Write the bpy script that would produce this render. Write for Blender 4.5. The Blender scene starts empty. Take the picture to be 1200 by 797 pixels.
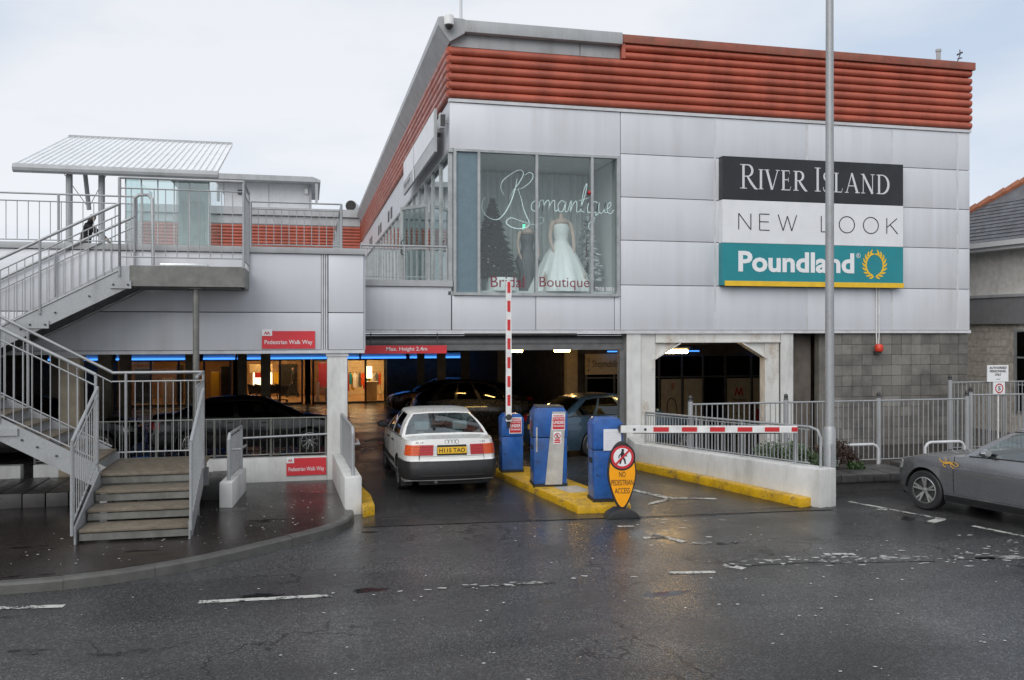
import bpy, bmesh, math, random
import numpy as np
from mathutils import Vector, Matrix
R = math.radians
random.seed(7); rng = np.random.default_rng(7)
scn = bpy.context.scene; COL = scn.collection

# ------------------------------------------------------------------ camera, sky, sun, exposure
YAW = 13.141; CAM_H = 2.85
cd = bpy.data.cameras.new('camera'); cam = bpy.data.objects.new('camera', cd); COL.objects.link(cam)
cam.location = (0, 0, CAM_H); cam.rotation_euler = (R(90), 0, R(-YAW))
cd.sensor_width = 36; cd.lens = 1028 / 1200 * 36; cd.shift_y = -10.5 / 1200
cd.clip_start = 0.1; cd.clip_end = 3000
scn.camera = cam

w = bpy.data.worlds.new('World'); scn.world = w; w.use_nodes = True
nt = w.node_tree; nt.nodes.clear()
def wn(t, **k):
    n = nt.nodes.new(t)
    for a, b in k.items(): setattr(n, a, b)
    return n
SUN_EL, SUN_ROT = 36, 210
sky = wn('ShaderNodeTexSky', sky_type='NISHITA', sun_disc=False)
sky.sun_elevation = R(SUN_EL); sky.sun_rotation = R(SUN_ROT)
hs = wn('ShaderNodeHueSaturation'); hs.inputs['Saturation'].default_value = 0.18; hs.inputs['Value'].default_value = 1.0
tc = wn('ShaderNodeTexCoord'); mp = wn('ShaderNodeMapping'); mp.inputs['Scale'].default_value = (1, 1, 2.6)
nz = wn('ShaderNodeTexNoise'); nz.inputs['Scale'].default_value = 2.2; nz.inputs['Detail'].default_value = 6
rp = wn('ShaderNodeValToRGB')
rp.color_ramp.elements[0].position = 0.28; rp.color_ramp.elements[0].color = (5.3, 6.4, 8.0, 1)
rp.color_ramp.elements[1].position = 0.55; rp.color_ramp.elements[1].color = (8.5, 8.75, 9.25, 1)
mx = wn('ShaderNodeMix', data_type='RGBA'); mx.inputs[0].default_value = 0.84
bg = wn('ShaderNodeBackground'); bg.inputs['Strength'].default_value = 0.1
wo = wn('ShaderNodeOutputWorld'); lk = nt.links.new
lk(sky.outputs[0], hs.inputs['Color']); lk(tc.outputs['Generated'], mp.inputs[0]); lk(mp.outputs[0], nz.inputs['Vector'])
lk(nz.outputs['Fac'], rp.inputs[0]); lk(hs.outputs[0], mx.inputs[6]); lk(rp.outputs[0], mx.inputs[7])
lk(mx.outputs[2], bg.inputs[0]); lk(bg.outputs[0], wo.inputs[0])

sl = bpy.data.lights.new('sun', 'SUN'); sl.energy = 1.5; sl.angle = R(50); sl.color = (1, 0.97, 0.93)
so = bpy.data.objects.new('sun', sl); COL.objects.link(so)
so.rotation_euler = (R(90 - SUN_EL), 0, R(180 - SUN_ROT + 0))
scn.view_settings.view_transform = 'Standard'; scn.view_settings.look = 'None'
scn.view_settings.exposure = 0.12; scn.view_settings.gamma = 1; scn.view_settings.use_curve_mapping = False
scn.cycles.max_bounces = 8; scn.cycles.transparent_max_bounces = 12
scn.cycles.sample_clamp_indirect = 4

# ------------------------------------------------------------------ materials
MT = {}
class NB:
    def __init__(s, name):
        m = bpy.data.materials.new(name); m.use_nodes = True; s.m = m; s.t = m.node_tree; MT[name] = m
        s.b = s.t.nodes['Principled BSDF']; s.out = s.t.nodes['Material Output']
        s.pos = s.n('ShaderNodeNewGeometry').outputs['Position']
    def n(s, t, **k):
        n = s.t.nodes.new(t)
        for a, b in k.items(): setattr(n, a, b)
        return n
    def l(s, a, b): s.t.links.new(a, b)
    def noise(s, scale, detail=4, rough=0.55, stretch=None):
        n = s.n('ShaderNodeTexNoise'); n.inputs['Scale'].default_value = scale; n.inputs['Detail'].default_value = detail
        n.inputs['Roughness'].default_value = rough
        if stretch:
            m = s.n('ShaderNodeMapping'); m.inputs['Scale'].default_value = stretch; s.l(s.pos, m.inputs[0]); s.l(m.outputs[0], n.inputs['Vector'])
        else: s.l(s.pos, n.inputs['Vector'])
        return n.outputs['Fac']
    def ramp(s, fac, stops):
        r = s.n('ShaderNodeValToRGB'); e = r.color_ramp.elements
        while len(e) < len(stops): e.new(0.5)
        for i, (p, c) in enumerate(stops):
            e[i].position = p; e[i].color = (c, c, c, 1) if isinstance(c, (int, float)) else (*c, 1)
        s.l(fac, r.inputs[0]); return r.outputs[0]
    def mix(s, fac, a, b, blend='MIX'):
        n = s.n('ShaderNodeMix', data_type='RGBA', blend_type=blend)
        for i, v in ((0, fac), (6, a), (7, b)):
            if isinstance(v, (int, float)): n.inputs[i].default_value = v if i == 0 else (v, v, v, 1)
            elif isinstance(v, tuple): n.inputs[i].default_value = (*v, 1)
            else: s.l(v, n.inputs[i])
        return n.outputs[2]
    def math(s, op, a, b=0.0):
        n = s.n('ShaderNodeMath', operation=op)
        for i, v in enumerate((a, b)):
            if isinstance(v, (int, float)): n.inputs[i].default_value = v
            else: s.l(v, n.inputs[i])
        return n.outputs[0]
    def set(s, **k):
        for a, v in k.items():
            i = s.b.inputs[a.replace('_', ' ')]
            if isinstance(v, (int, float)): i.default_value = v
            elif isinstance(v, tuple): i.default_value = (*v, 1)
            else: s.l(v, i)
    def bump(s, h, strength=0.3, dist=0.01):
        b = s.n('ShaderNodeBump'); b.inputs['Distance'].default_value = dist
        if isinstance(strength, (int, float)): b.inputs['Strength'].default_value = strength
        else: s.l(strength, b.inputs['Strength'])
        s.l(h, b.inputs['Height']); s.l(b.outputs[0], s.b.inputs['Normal'])

def mat(name, col, rough=0.5, metal=0.0, var=0.18, scale=6.0, dirt=0.0, dirtcol=(0.05, 0.045, 0.035), bump=0.0, bscale=60, coat=0, streak=False, rv=0.12):
    b = NB(name)
    f = b.noise(scale, 5, 0.6)
    c2 = tuple(x * (1 - var) for x in col); c1 = tuple(min(1, x * (1 + var * 0.6)) for x in col)
    c = b.ramp(f, [(0.3, c2), (0.7, c1)])
    if dirt:
        d = b.noise(1.7, 6, 0.65, (1.6, 1.6, 0.22) if streak else None)
        d2 = b.noise(22, 4, 0.6, (1, 1, 0.3) if streak else None)
        k = b.math('MULTIPLY', b.ramp(d, [(0.46, 0.0), (0.78, 1.0)]), b.ramp(d2, [(0.3, 0.4), (0.7, 1.0)]))
        c = b.mix(b.math('MULTIPLY', k, dirt), c, dirtcol)
    b.set(Base_Color=c, Metallic=metal, Roughness=b.ramp(b.noise(scale * 1.7, 3), [(0.3, max(0.02, rough - rv)), (0.7, min(1, rough + rv))]))
    if coat: b.set(Coat_Weight=coat, Coat_Roughness=0.06)
    if bump: b.bump(b.noise(bscale, 4), bump, 0.01)
    return b.m
def emit(name, col, strength):
    b = NB(name); b.set(Base_Color=tuple(min(1, c) for c in col), Emission_Color=col, Emission_Strength=strength, Roughness=0.5); return b.m
def glass(name, tint=(0.8, 0.86, 0.86), refl=1.0, base=0.04):
    b = NB(name); t = b.t
    tr = b.n('ShaderNodeBsdfTransparent'); tr.inputs[0].default_value = (*tint, 1)
    gl = b.n('ShaderNodeBsdfGlossy'); gl.inputs['Roughness'].default_value = 0.01
    gl.inputs['Color'].default_value = (0.92, 0.97, 0.98, 1)
    lw_ = b.n('ShaderNodeLayerWeight'); lw_.inputs['Blend'].default_value = 0.5
    sch = b.math('ADD', b.math('MULTIPLY', b.math('POWER', lw_.outputs['Facing'], 5.0), 0.96), 0.04)
    bn = b.n('ShaderNodeBump'); bn.inputs['Strength'].default_value = 0.02; bn.inputs['Distance'].default_value = 0.02
    b.l(b.noise(1.3, 2), bn.inputs['Height']); b.l(bn.outputs[0], gl.inputs['Normal'])
    f = b.math('ADD', b.math('MULTIPLY', sch, refl), base)
    ms = b.n('ShaderNodeMixShader'); b.l(f, ms.inputs[0]); b.l(tr.outputs[0], ms.inputs[1]); b.l(gl.outputs[0], ms.inputs[2])
    b.l(ms.outputs[0], b.out.inputs[0]); return b.m

def asphalt_nodes(b, tone=1.0, wet=0.5):
    """wet tarmac: dark binder with paler chippings, film of water of uneven thickness"""
    fine = b.noise(62, 4, 0.75); mid = b.noise(14, 5, 0.7); big = b.noise(0.55, 5, 0.55); big2 = b.noise(0.22, 4, 0.5, (1, 2.2, 1))
    vor = b.n('ShaderNodeTexVoronoi'); vor.inputs['Scale'].default_value = 66; b.l(b.pos, vor.inputs['Vector'])
    c = b.ramp(fine, [(0.36, 0.018 * tone), (0.52, 0.055 * tone), (0.66, 0.15 * tone)])
    chip = b.ramp(vor.outputs['Color'], [(0.25, 0.012 * tone), (0.6, 0.05 * tone), (0.85, 0.20 * tone)])
    c = b.mix(0.42, c, chip)
    c = b.mix(b.ramp(mid, [(0.35, 0.0), (0.7, 0.5)]), c, (0.022 * tone, 0.022 * tone, 0.024 * tone))
    c = b.mix(0.5, c, b.ramp(big, [(0.3, 0.45), (0.7, 1.25)]), 'MULTIPLY')
    water = b.ramp(b.math('ADD', b.math('MULTIPLY', big, 0.6), b.math('MULTIPLY', big2, 0.5)), [(0.42, 0.0), (0.70, 1.0)])
    pud = b.ramp(b.math('ADD', b.noise(0.8, 4, 0.5, (0.8, 2.0, 1)), b.math('MULTIPLY', b.noise(9, 3, 0.6), 0.10)), [(0.70, 0.0), (0.73, 1.0)])
    rough = b.mix(pud, b.mix(water, 0.40 - 0.14 * wet, 0.16 - 0.06 * wet), 0.03)
    patch = b.ramp(b.noise(0.35, 3, 0.45, (0.5, 1.6, 1)), [(0.40, 0.72), (0.47, 1.0), (0.60, 1.0), (0.66, 1.22)])
    crk = b.n('ShaderNodeTexVoronoi', feature='DISTANCE_TO_EDGE'); crk.inputs['Scale'].default_value = 0.55
    wob = b.n('ShaderNodeVectorMath', operation='ADD'); nv = b.n('ShaderNodeTexNoise'); nv.inputs['Scale'].default_value = 2.2; nv.inputs['Detail'].default_value = 5; b.l(b.pos, nv.inputs['Vector']); b.l(b.pos, wob.inputs[0]); b.l(nv.outputs['Color'], wob.inputs[1]); b.l(wob.outputs[0], crk.inputs['Vector'])
    ck = b.math('MULTIPLY', b.ramp(crk.outputs['Distance'], [(0.004, 1.0), (0.012, 0.0)]), b.ramp(b.noise(0.45, 3), [(0.50, 0.0), (0.56, 0.9)]))
    c = b.mix(1.0, c, patch, 'MULTIPLY'); c = b.mix(ck, c, (0.008, 0.008, 0.008)); c = b.mix(b.math('MULTIPLY', pud, 0.6), c, (0.012, 0.012, 0.013))
    h = b.math('ADD', b.math('MULTIPLY', vor.outputs['Distance'], 0.9), b.math('MULTIPLY', mid, 0.5))
    stn = b.math('MULTIPLY', b.math('SUBTRACT', 0.62 - 0.18 * wet, b.math('MULTIPLY', water, 0.36)), b.math('SUBTRACT', 1.0, b.math('MULTIPLY', pud, 0.92)))
    return c, rough, h, stn
def asphalt(name, tone=1.0, wet=0.5, tint=None):
    b = NB(name); c, r, h, s = asphalt_nodes(b, tone, wet)
    if tint: c = b.mix(1.0, c, tint, 'MULTIPLY')
    b.set(Base_Color=c, Roughness=r, IOR=1.36); b.bump(h, s, 0.006); return b.m
def worn_paint(name, col, keep=0.5):
    b = NB(name); c, r, h, s = asphalt_nodes(b)
    m = b.math('ADD', b.math('MULTIPLY', b.noise(16, 6, 0.75), 0.65), b.math('MULTIPLY', b.noise(2.6, 3, 0.5), 0.5))
    k = b.ramp(m, [(keep, 1.0), (keep + 0.045, 0.0)])
    b.set(Base_Color=b.mix(k, c, b.ramp(b.noise(30), [(0.3, tuple(x * 0.7 for x in col)), (0.7, col)])), Roughness=0.35, IOR=1.4)
    b.bump(h, 0.35, 0.006); return b.m

asphalt('road_asphalt', 1.25, 0.40); asphalt('pavement_asphalt', 0.5, 0.9, (1.0, 0.78, 0.70)); asphalt('garage_floor', 0.8, 0.45); asphalt('ramp_asphalt', 0.8, 0.6)
worn_paint('road_paint', (0.62, 0.62, 0.58), 0.565); worn_paint('faded_paint', (0.42, 0.42, 0.39), 0.49); worn_paint('red_paint', (0.20, 0.05, 0.04), 0.46)
def cladding():
    b = NB('cladding')
    oi = b.n('ShaderNodeObjectInfo')
    base = b.ramp(oi.outputs['Random'], [(0.0, (0.60, 0.615, 0.65)), (1.0, (0.645, 0.66, 0.695))])
    st = b.noise(1.1, 6, 0.6, (3.0, 3.0, 0.16)); st2 = b.noise(0.5, 5, 0.6)
    k = b.math('MULTIPLY', b.ramp(st, [(0.40, 0.0), (0.75, 0.7)]), b.ramp(st2, [(0.4, 0.1), (0.7, 0.9)]))
    c = b.mix(k, base, (0.44, 0.43, 0.42))
    wv = b.n('ShaderNodeTexWave', wave_type='BANDS', bands_direction='Z'); wv.inputs['Scale'].default_value = 5.2; wv.inputs['Distortion'].default_value = 0
    b.l(b.pos, wv.inputs['Vector'])
    b.set(Base_Color=c, Roughness=b.ramp(b.noise(2.3), [(0.3, 0.30), (0.7, 0.46)]), Metallic=0.12)
    b.bump(b.math('ADD', b.math('MULTIPLY', wv.outputs['Fac'], 0.10), b.math('MULTIPLY', b.noise(1.1, 3, .5), 2.6)), 0.22, 0.008)
cladding()
def rust_steel():
    b = NB('painted_steel')
    base = b.ramp(b.noise(3), [(0.3, (0.56, 0.56, 0.53)), (0.7, (0.66, 0.66, 0.63))])
    k = b.math('MULTIPLY', b.ramp(b.noise(2.2, 7, 0.7, (1, 1, 0.45)), [(0.50, 0.0), (0.68, 1.0)]), b.ramp(b.noise(24, 4), [(0.35, 0.15), (0.65, 0.9)]))
    c = b.mix(k, base, (0.33, 0.21, 0.12))
    b.set(Base_Color=c, Roughness=0.55); b.bump(k, 0.2, 0.003)
rust_steel()
def galv():
    b = NB('galvanised')
    v = b.n('ShaderNodeTexVoronoi'); v.inputs['Scale'].default_value = 110; b.l(b.pos, v.inputs['Vector'])
    c = b.ramp(v.outputs['Color'], [(0.2, (0.315, 0.325, 0.335)), (0.8, (0.40, 0.412, 0.42))])
    c = b.mix(b.ramp(b.noise(2.5, 6, 0.65, (1, 1, 0.5)), [(0.5, 0.0), (0.75, 0.5)]), c, (0.17, 0.165, 0.15))
    b.set(Base_Color=c, Metallic=0.35, Roughness=0.48)
galv()
def blocks():
    b = NB('stone_block')
    oi = b.n('ShaderNodeObjectInfo')
    base = b.ramp(oi.outputs['Random'], [(0.0, (0.17, 0.16, 0.145)), (0.5, (0.225, 0.212, 0.19)), (1.0, (0.27, 0.255, 0.23))])
    k = b.ramp(b.noise(0.9, 6, 0.7), [(0.42, 0.0), (0.66, 0.8)])
    c = b.mix(k, base, (0.062, 0.06, 0.058)); c = b.mix(b.ramp(b.noise(30, 5), [(0.3, 0.0), (0.7, 0.35)]), c, (0.08, 0.08, 0.075))
    b.set(Base_Color=c, Roughness=0.75); b.bump(b.noise(45, 5, 0.7), 0.5, 0.012)
blocks()
mat('block_pale', (0.52, 0.47, 0.41), 0.8, var=0.3, scale=9, bump=0.4, bscale=70, dirt=0.5)
mat('mortar', (0.12, 0.115, 0.11), 0.9); mat('mortar_pale', (0.60, 0.56, 0.50), 0.9)
mat('red_cladding', (0.44, 0.105, 0.062), 0.42, var=0.24, scale=1.2, dirt=0.75, dirtcol=(0.16, 0.045, 0.03), streak=True)
mat('red_coping', (0.30, 0.085, 0.055), 0.6, var=0.3, scale=3, dirt=0.9, dirtcol=(0.12, 0.10, 0.06), streak=True)
mat('grey_trim', (0.40, 0.41, 0.42), 0.45, var=0.1, scale=2, dirt=0.7, dirtcol=(0.2, 0.2, 0.18), streak=True)
mat('flashing', (0.60, 0.61, 0.63), 0.45, var=0.1, dirt=0.6, dirtcol=(0.28, 0.26, 0.22))
mat('dark_backing', (0.10, 0.10, 0.105), 0.8); mat('dark_steel', (0.06, 0.06, 0.062), 0.5, metal=0.3)
mat('shutter_steel', (0.17, 0.17, 0.17), 0.5, metal=0.4, dirt=0.5)
mat('alu_frame', (0.42, 0.44, 0.44), 0.4, metal=0.4, dirt=0.3)
mat('teal_panel', (0.14, 0.205, 0.24), 0.3, var=0.08)
mat('sign_red', (0.62, 0.035, 0.045), 0.4, var=0.1, scale=3); mat('sign_white', (0.74, 0.75, 0.77), 0.4, var=0.05, scale=2, dirt=0.25, dirtcol=(0.45, 0.45, 0.44), streak=True)
mat('sign_black', (0.014, 0.016, 0.019), 0.35, var=0.2, scale=2); mat('letter_grey', (0.62, 0.63, 0.65), 0.45, var=0.05)
mat('letter_black', (0.02, 0.02, 0.02), 0.5); mat('sign_teal', (0.012, 0.235, 0.27), 0.4, var=0.08, scale=2); mat('sign_gold', (0.80, 0.50, 0.025), 0.4, var=0.1)
mat('letter_white', (0.78, 0.79, 0.80), 0.4, var=0.04); mat('letter_red', (0.55, 0.03, 0.04), 0.4, var=0.1)
mat('script_mint', (0.56, 0.71, 0.71), 0.5, var=0.05); mat('text_maroon', (0.20, 0.04, 0.06), 0.5)
mat('white_concrete', (0.66, 0.66, 0.64), 0.6, var=0.12, scale=3, dirt=0.65, dirtcol=(0.22, 0.22, 0.19), streak=True, bump=0.15)
mat('grey_concrete', (0.30, 0.295, 0.28), 0.7, var=0.2, scale=3, dirt=0.8, dirtcol=(0.09, 0.09, 0.08), streak=True, bump=0.25)
def yellow():
    b = NB('yellow_paint'); base = b.ramp(b.noise(8, 5, .6), [(0.3, (0.55, 0.31, 0.008)), (0.7, (0.70, 0.42, 0.014))])
    chipk = b.ramp(b.math('ADD', b.math('MULTIPLY', b.noise(26, 6, .75), .7), b.math('MULTIPLY', b.noise(3.2, 3), .4)), [(0.60, 0.0), (0.65, 0.85)])
    c = b.mix(chipk, base, (0.12, 0.105, 0.08)); c = b.mix(b.ramp(b.noise(2.4, 6, .7, (1, 1, .5)), [(0.5, 0.0), (0.72, 0.65)]), c, (0.17, 0.10, 0.015))
    b.set(Base_Color=c, Roughness=b.ramp(b.noise(11), [(0.3, 0.22), (0.7, 0.5)])); b.bump(b.math('ADD', chipk, b.noise(40, 4)), 0.35, 0.008)
yellow()
mat('blue_paint', (0.016, 0.10, 0.36), 0.38, var=0.28, scale=7, dirt=0.85, dirtcol=(0.02, 0.035, 0.075), coat=0.2, bump=.06, bscale=30)
mat('pale_metal', (0.50, 0.49, 0.46), 0.4, metal=0.2, dirt=0.5); mat('paper', (0.70, 0.72, 0.76), 0.6, var=0.06, scale=14)
mat('barrier_white', (0.76, 0.76, 0.75), 0.35, dirt=0.35, dirtcol=(0.4, 0.4, 0.37)); mat('barrier_red', (0.58, 0.03, 0.035), 0.35)
mat('sign_amber', (0.92, 0.37, 0.006), 0.3, var=0.06); mat('rubber', (0.022, 0.022, 0.023), 0.55, var=0.3); mat('black_plastic', (0.017, 0.017, 0.018), 0.55, var=0.25, scale=10)
mat('kerb_stone', (0.088, 0.086, 0.08), 0.42, var=0.3, scale=5, dirt=0.6, bump=0.3); mat('dark_stone', (0.055, 0.053, 0.052), 0.38, var=0.35, scale=6, bump=0.4, dirt=0.4)
mat('timber_tread', (0.17, 0.142, 0.105), 0.5, var=0.35, scale=9, dirt=0.6, dirtcol=(0.07, 0.06, 0.045), bump=0.3)
mat('grimy_steel', (0.19, 0.19, 0.175), 0.5, metal=0.3, var=0.25, dirt=0.95, dirtcol=(0.075, 0.075, 0.055), streak=True)
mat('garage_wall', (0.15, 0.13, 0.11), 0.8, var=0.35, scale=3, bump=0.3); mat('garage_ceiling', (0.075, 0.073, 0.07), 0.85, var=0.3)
mat('tan_column', (0.34, 0.29, 0.21), 0.6, dirt=0.6); mat('tan_wall', (0.34, 0.205, 0.095), 0.6, var=0.2); mat('cream', (0.62, 0.52, 0.34), 0.55)
mat('roof_sheet', (0.80, 0.82, 0.83), 0.38, var=0.06, dirt=0.3, dirtcol=(0.4, 0.4, 0.38)); mat('white_wall', (0.66, 0.67, 0.68), 0.6, var=0.06, dirt=0.35, dirtcol=(0.4, 0.4, 0.38), streak=True)
mat('deck_floor', (0.28, 0.28, 0.28), 0.4); mat('slate', (0.115, 0.12, 0.135), 0.5, var=0.35, scale=3); mat('ridge_tile', (0.33, 0.115, 0.055), 0.6, var=0.3)
mat('render_cream', (0.70, 0.685, 0.65), 0.7, dirt=0.3, streak=True); mat('grey_band', (0.22, 0.22, 0.225), 0.6, var=0.12)
mat('curtain', (0.68, 0.72, 0.72), 0.8, var=0.06); mat('gown_white', (0.80, 0.83, 0.82), 0.65, var=0.04); mat('gown_grey', (0.10, 0.11, 0.12), 0.5); mat('mannequin', (0.58, 0.46, 0.40), 0.5)
mat('fir', (0.012, 0.028, 0.018), 0.7, var=0.5); mat('frosty', (0.62, 0.66, 0.68), 0.6); mat('bauble', (0.65, 0.6, 0.58), 0.15, metal=0.6); mat('beige', (0.5, 0.45, 0.38), 0.7)
mat('leaf', (0.050, 0.098, 0.030), 0.5, var=0.5, scale=9); mat('leaf_grey', (0.10, 0.15, 0.075), 0.55, var=0.4, scale=9); mat('leaf_brown', (0.055, 0.032, 0.022), 0.6, var=0.5, scale=9); mat('soil', (0.03, 0.024, 0.02), 0.9, bump=0.6)
mat('twig', (0.06, 0.045, 0.03), 0.8); mat('skin', (0.45, 0.28, 0.21), 0.5); mat('coat_dark', (0.016, 0.017, 0.019), 0.7); mat('trousers_dark', (0.02, 0.022, 0.028), 0.8); mat('hair_dark', (0.03, 0.02, 0.014), 0.6)
mat('beacon_red', (0.62, 0.05, 0.025), 0.35); mat('gum', (0.50, 0.50, 0.48), 0.6); mat('chrome', (0.6, 0.6, 0.6), 0.12, metal=1.0); mat('rim_silver', (0.52, 0.52, 0.50), 0.28, metal=0.8)
mat('paint_white', (0.74, 0.74, 0.71), 0.3, var=0.05, dirt=0.25, dirtcol=(0.45, 0.42, 0.36), coat=0.6, rv=0.05)
mat('paint_grey', (0.25, 0.256, 0.268), 0.27, metal=0.7, var=0.03, scale=2, coat=1.0, rv=0.02); mat('paint_black', (0.006, 0.006, 0.007), 0.28, var=0.1, coat=0.8, rv=0.05)
mat('paint_blue', (0.045, 0.085, 0.125), 0.3, metal=0.5, var=0.06, coat=0.8, rv=0.05); mat('paint_dark', (0.014, 0.015, 0.018), 0.3, metal=0.3, coat=0.8); mat('paint_maroon', (0.10, 0.03, 0.025), 0.3, metal=0.3, coat=0.8)
mat('lamp_red', (0.42, 0.008, 0.012), 0.3, var=0.2, scale=25, coat=.35); mat('lamp_orange', (0.66, 0.085, 0.012), 0.3, var=0.2, scale=25, coat=.35); mat('lamp_clear', (0.6, 0.62, 0.62), 0.12, metal=0.3, coat=1)
mat('plate_yellow', (0.78, 0.46, 0.03), 0.4, var=0.05); mat('seat_grey', (0.30, 0.35, 0.36), 0.8); mat('seat_dark', (0.03, 0.03, 0.033), 0.8); mat('decal_gold', (0.66, 0.36, 0.05), 0.4); mat('seam', (0.012, 0.012, 0.012), 0.6)
glass('shop_glass', (0.94, 0.97, 0.965), 0.9, 0.015); glass('side_glass', (0.55, 0.62, 0.62), 1.0, 0.22); glass('car_glass', (0.62, 0.72, 0.71), 1.0, 0.14); glass('dark_glass', (0.10, 0.12, 0.12), 1.0, 0.04); glass('lobby_glass', (0.86, 0.93, 0.92), 1.0, 0.10); glass('clear_glass', (0.93, 0.93, 0.93), 0.6, 0.0)
emit('tube_light', (1, 0.64, 0.22), 34); emit('warm_lamp', (1, 0.58, 0.18), 42.0); emit('blue_neon', (0.07, 0.32, 1.0), 1.5); emit('shop_light', (1, 0.66, 0.30), 26.0); emit('dim_light', (1, 0.6, 0.25), 2.6); emit('exit_green', (0.1, 0.9, 0.45), 1.6); emit('shop_glow', (1, 0.82, 0.52), 2.2)

# ------------------------------------------------------------------ object helpers
def link(o, parent=None):
    COL.objects.link(o)
    if parent is not None: o.parent = parent
    return o
def tag(o, label=None, cat=None, group=None, kind=None):
    if label: o['label'] = label
    if cat: o['category'] = cat
    if group: o['group'] = group
    if kind: o['kind'] = kind
    return o
def thing(name, loc, label, cat, group=None, rz=0):
    o = bpy.data.objects.new(name, None); o.empty_display_size = 0.2; o.location = loc; o.rotation_euler[2] = rz
    link(o); o['ox'], o['oy'], o['oz'] = (loc if not rz else (0, 0, 0)); tag(o, label, cat, group); return o
def origin(p):
    while p is not None:
        if 'ox' in p: return Vector((p['ox'], p['oy'], p['oz']))
        p = p.parent
    return Vector((0, 0, 0))
class MB:
    def __init__(s): s.v = []; s.f = []
    def add(s, vs, fs):
        n = len(s.v); s.v += [tuple(p) for p in vs]; s.f += [tuple(i + n for i in f) for f in fs]; return s
    def box(s, x0, x1, y0, y1, z0, z1):
        return s.add([(x0, y0, z0), (x1, y0, z0), (x1, y1, z0), (x0, y1, z0), (x0, y0, z1), (x1, y0, z1), (x1, y1, z1), (x0, y1, z1)],
              [(3, 2, 1, 0), (4, 5, 6, 7), (0, 1, 5, 4), (1, 2, 6, 5), (2, 3, 7, 6), (3, 0, 4, 7)])
    def bar(s, p, q, wd, ht, up=(0, 0, 1)):
        p, q = Vector(p), Vector(q); d = (q - p).normalized(); u = Vector(up)
        if abs(d.dot(u)) > 0.98: u = Vector((0, 1, 0))
        a = d.cross(u).normalized() * wd / 2; b = a.cross(d).normalized() * ht / 2
        return s.add([p - a - b, p + a - b, p + a + b, p - a + b, q - a - b, q + a - b, q + a + b, q - a + b],
              [(0, 1, 2, 3), (7, 6, 5, 4), (0, 4, 5, 1), (1, 5, 6, 2), (2, 6, 7, 3), (3, 7, 4, 0)])
    def tube(s, pts, r, n=8, cap=True):
        pts = [Vector(p) for p in pts]; rs = r if isinstance(r, (list, tuple)) else [r] * len(pts); rings = []
        ref = None
        for i, p in enumerate(pts):
            d = (pts[min(i + 1, len(pts) - 1)] - pts[max(i - 1, 0)]).normalized()
            if ref is None: ref = Vector((0, 0, 1)) if abs(d.z) < 0.9 else Vector((1, 0, 0))
            a = d.cross(ref).normalized(); b = d.cross(a).normalized(); ref = a.cross(d)
            rings.append([p + (a * math.cos(t) + b * math.sin(t)) * rs[i] for t in [2 * math.pi * k / n for k in range(n)]])
        vs = [v for q in rings for v in q]; fs = []
        for i in range(len(pts) - 1):
            for k in range(n): fs.append((i * n + k, i * n + (k + 1) % n, (i + 1) * n + (k + 1) % n, (i + 1) * n + k))
        if cap: fs += [tuple(range(n))[::-1], tuple(range((len(pts) - 1) * n, len(pts) * n))]
        return s.add(vs, fs)
    def prism(s, poly, z0, z1, axis='z'):
        n = len(poly)
        def P(a, b, h): return (a, b, h) if axis == 'z' else (a, h, b) if axis == 'y' else (h, a, b)
        vs = [P(a, b, z0) for a, b in poly] + [P(a, b, z1) for a, b in poly]
        fs = [tuple(range(n))[::-1], tuple(range(n, 2 * n))] + [(i, (i + 1) % n, n + (i + 1) % n, n + i) for i in range(n)]
        return s.add(vs, fs)
    def lathe(s, prof, c=(0, 0, 0), n=16, wob=None):
        vs, fs = [], []
        for j, (r, z) in enumerate(prof):
            for k in range(n):
                t = 2 * math.pi * k / n; rr = r * (1 + (wob(t, z) if wob else 0)); vs.append((c[0] + rr * math.cos(t), c[1] + rr * math.sin(t), c[2] + z))
        for j in range(len(prof) - 1):
            for k in range(n): fs.append((j * n + k, j * n + (k + 1) % n, (j + 1) * n + (k + 1) % n, (j + 1) * n + k))
        fs += [tuple(range(n))[::-1], tuple(range((len(prof) - 1) * n, len(prof) * n))]
        return s.add(vs, fs)
    def build(s, name, m, parent=None, smooth=False, bevel=0, fix=True, ang=35):
        o0 = origin(parent)
        me = bpy.data.meshes.new(name); me.from_pydata([(a - o0.x, b - o0.y, c - o0.z) for a, b, c in s.v], [], s.f)
        if fix:
            bm = bmesh.new(); bm.from_mesh(me); bmesh.ops.recalc_face_normals(bm, faces=bm.faces)
            if bevel: bmesh.ops.bevel(bm, geom=[e for e in bm.edges if e.calc_face_angle(0) > 0.6], offset=bevel, segments=2, affect='EDGES', profile=0.6)
            bm.to_mesh(me); bm.free()
        if smooth:
            for p in me.polygons: p.use_smooth = True
            me.set_sharp_from_angle(angle=R(ang))
        me.materials.append(MT[m] if isinstance(m, str) else m)
        return link(bpy.data.objects.new(name, me), parent)
def box(name, m, parent, x0, x1, y0, y1, z0, z1, bevel=0): return MB().box(x0, x1, y0, y1, z0, z1).build(name, m, parent, bevel=bevel, smooth=bevel > 0)
def piece(name, me, parent, loc, scale=(1, 1, 1), rz=0):
    o0 = origin(parent); o = bpy.data.objects.new(name, me); o.location = (loc[0] - o0.x, loc[1] - o0.y, loc[2] - o0.z)
    o.scale = scale; o.rotation_euler[2] = rz; return link(o, parent)
def unit_mesh(name, m, fn, smooth=False):
    o = fn(MB()).build(name, m, smooth=smooth); me = o.data; bpy.data.objects.remove(o); return me
def struct(o): o['kind'] = 'structure'; return o

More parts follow.
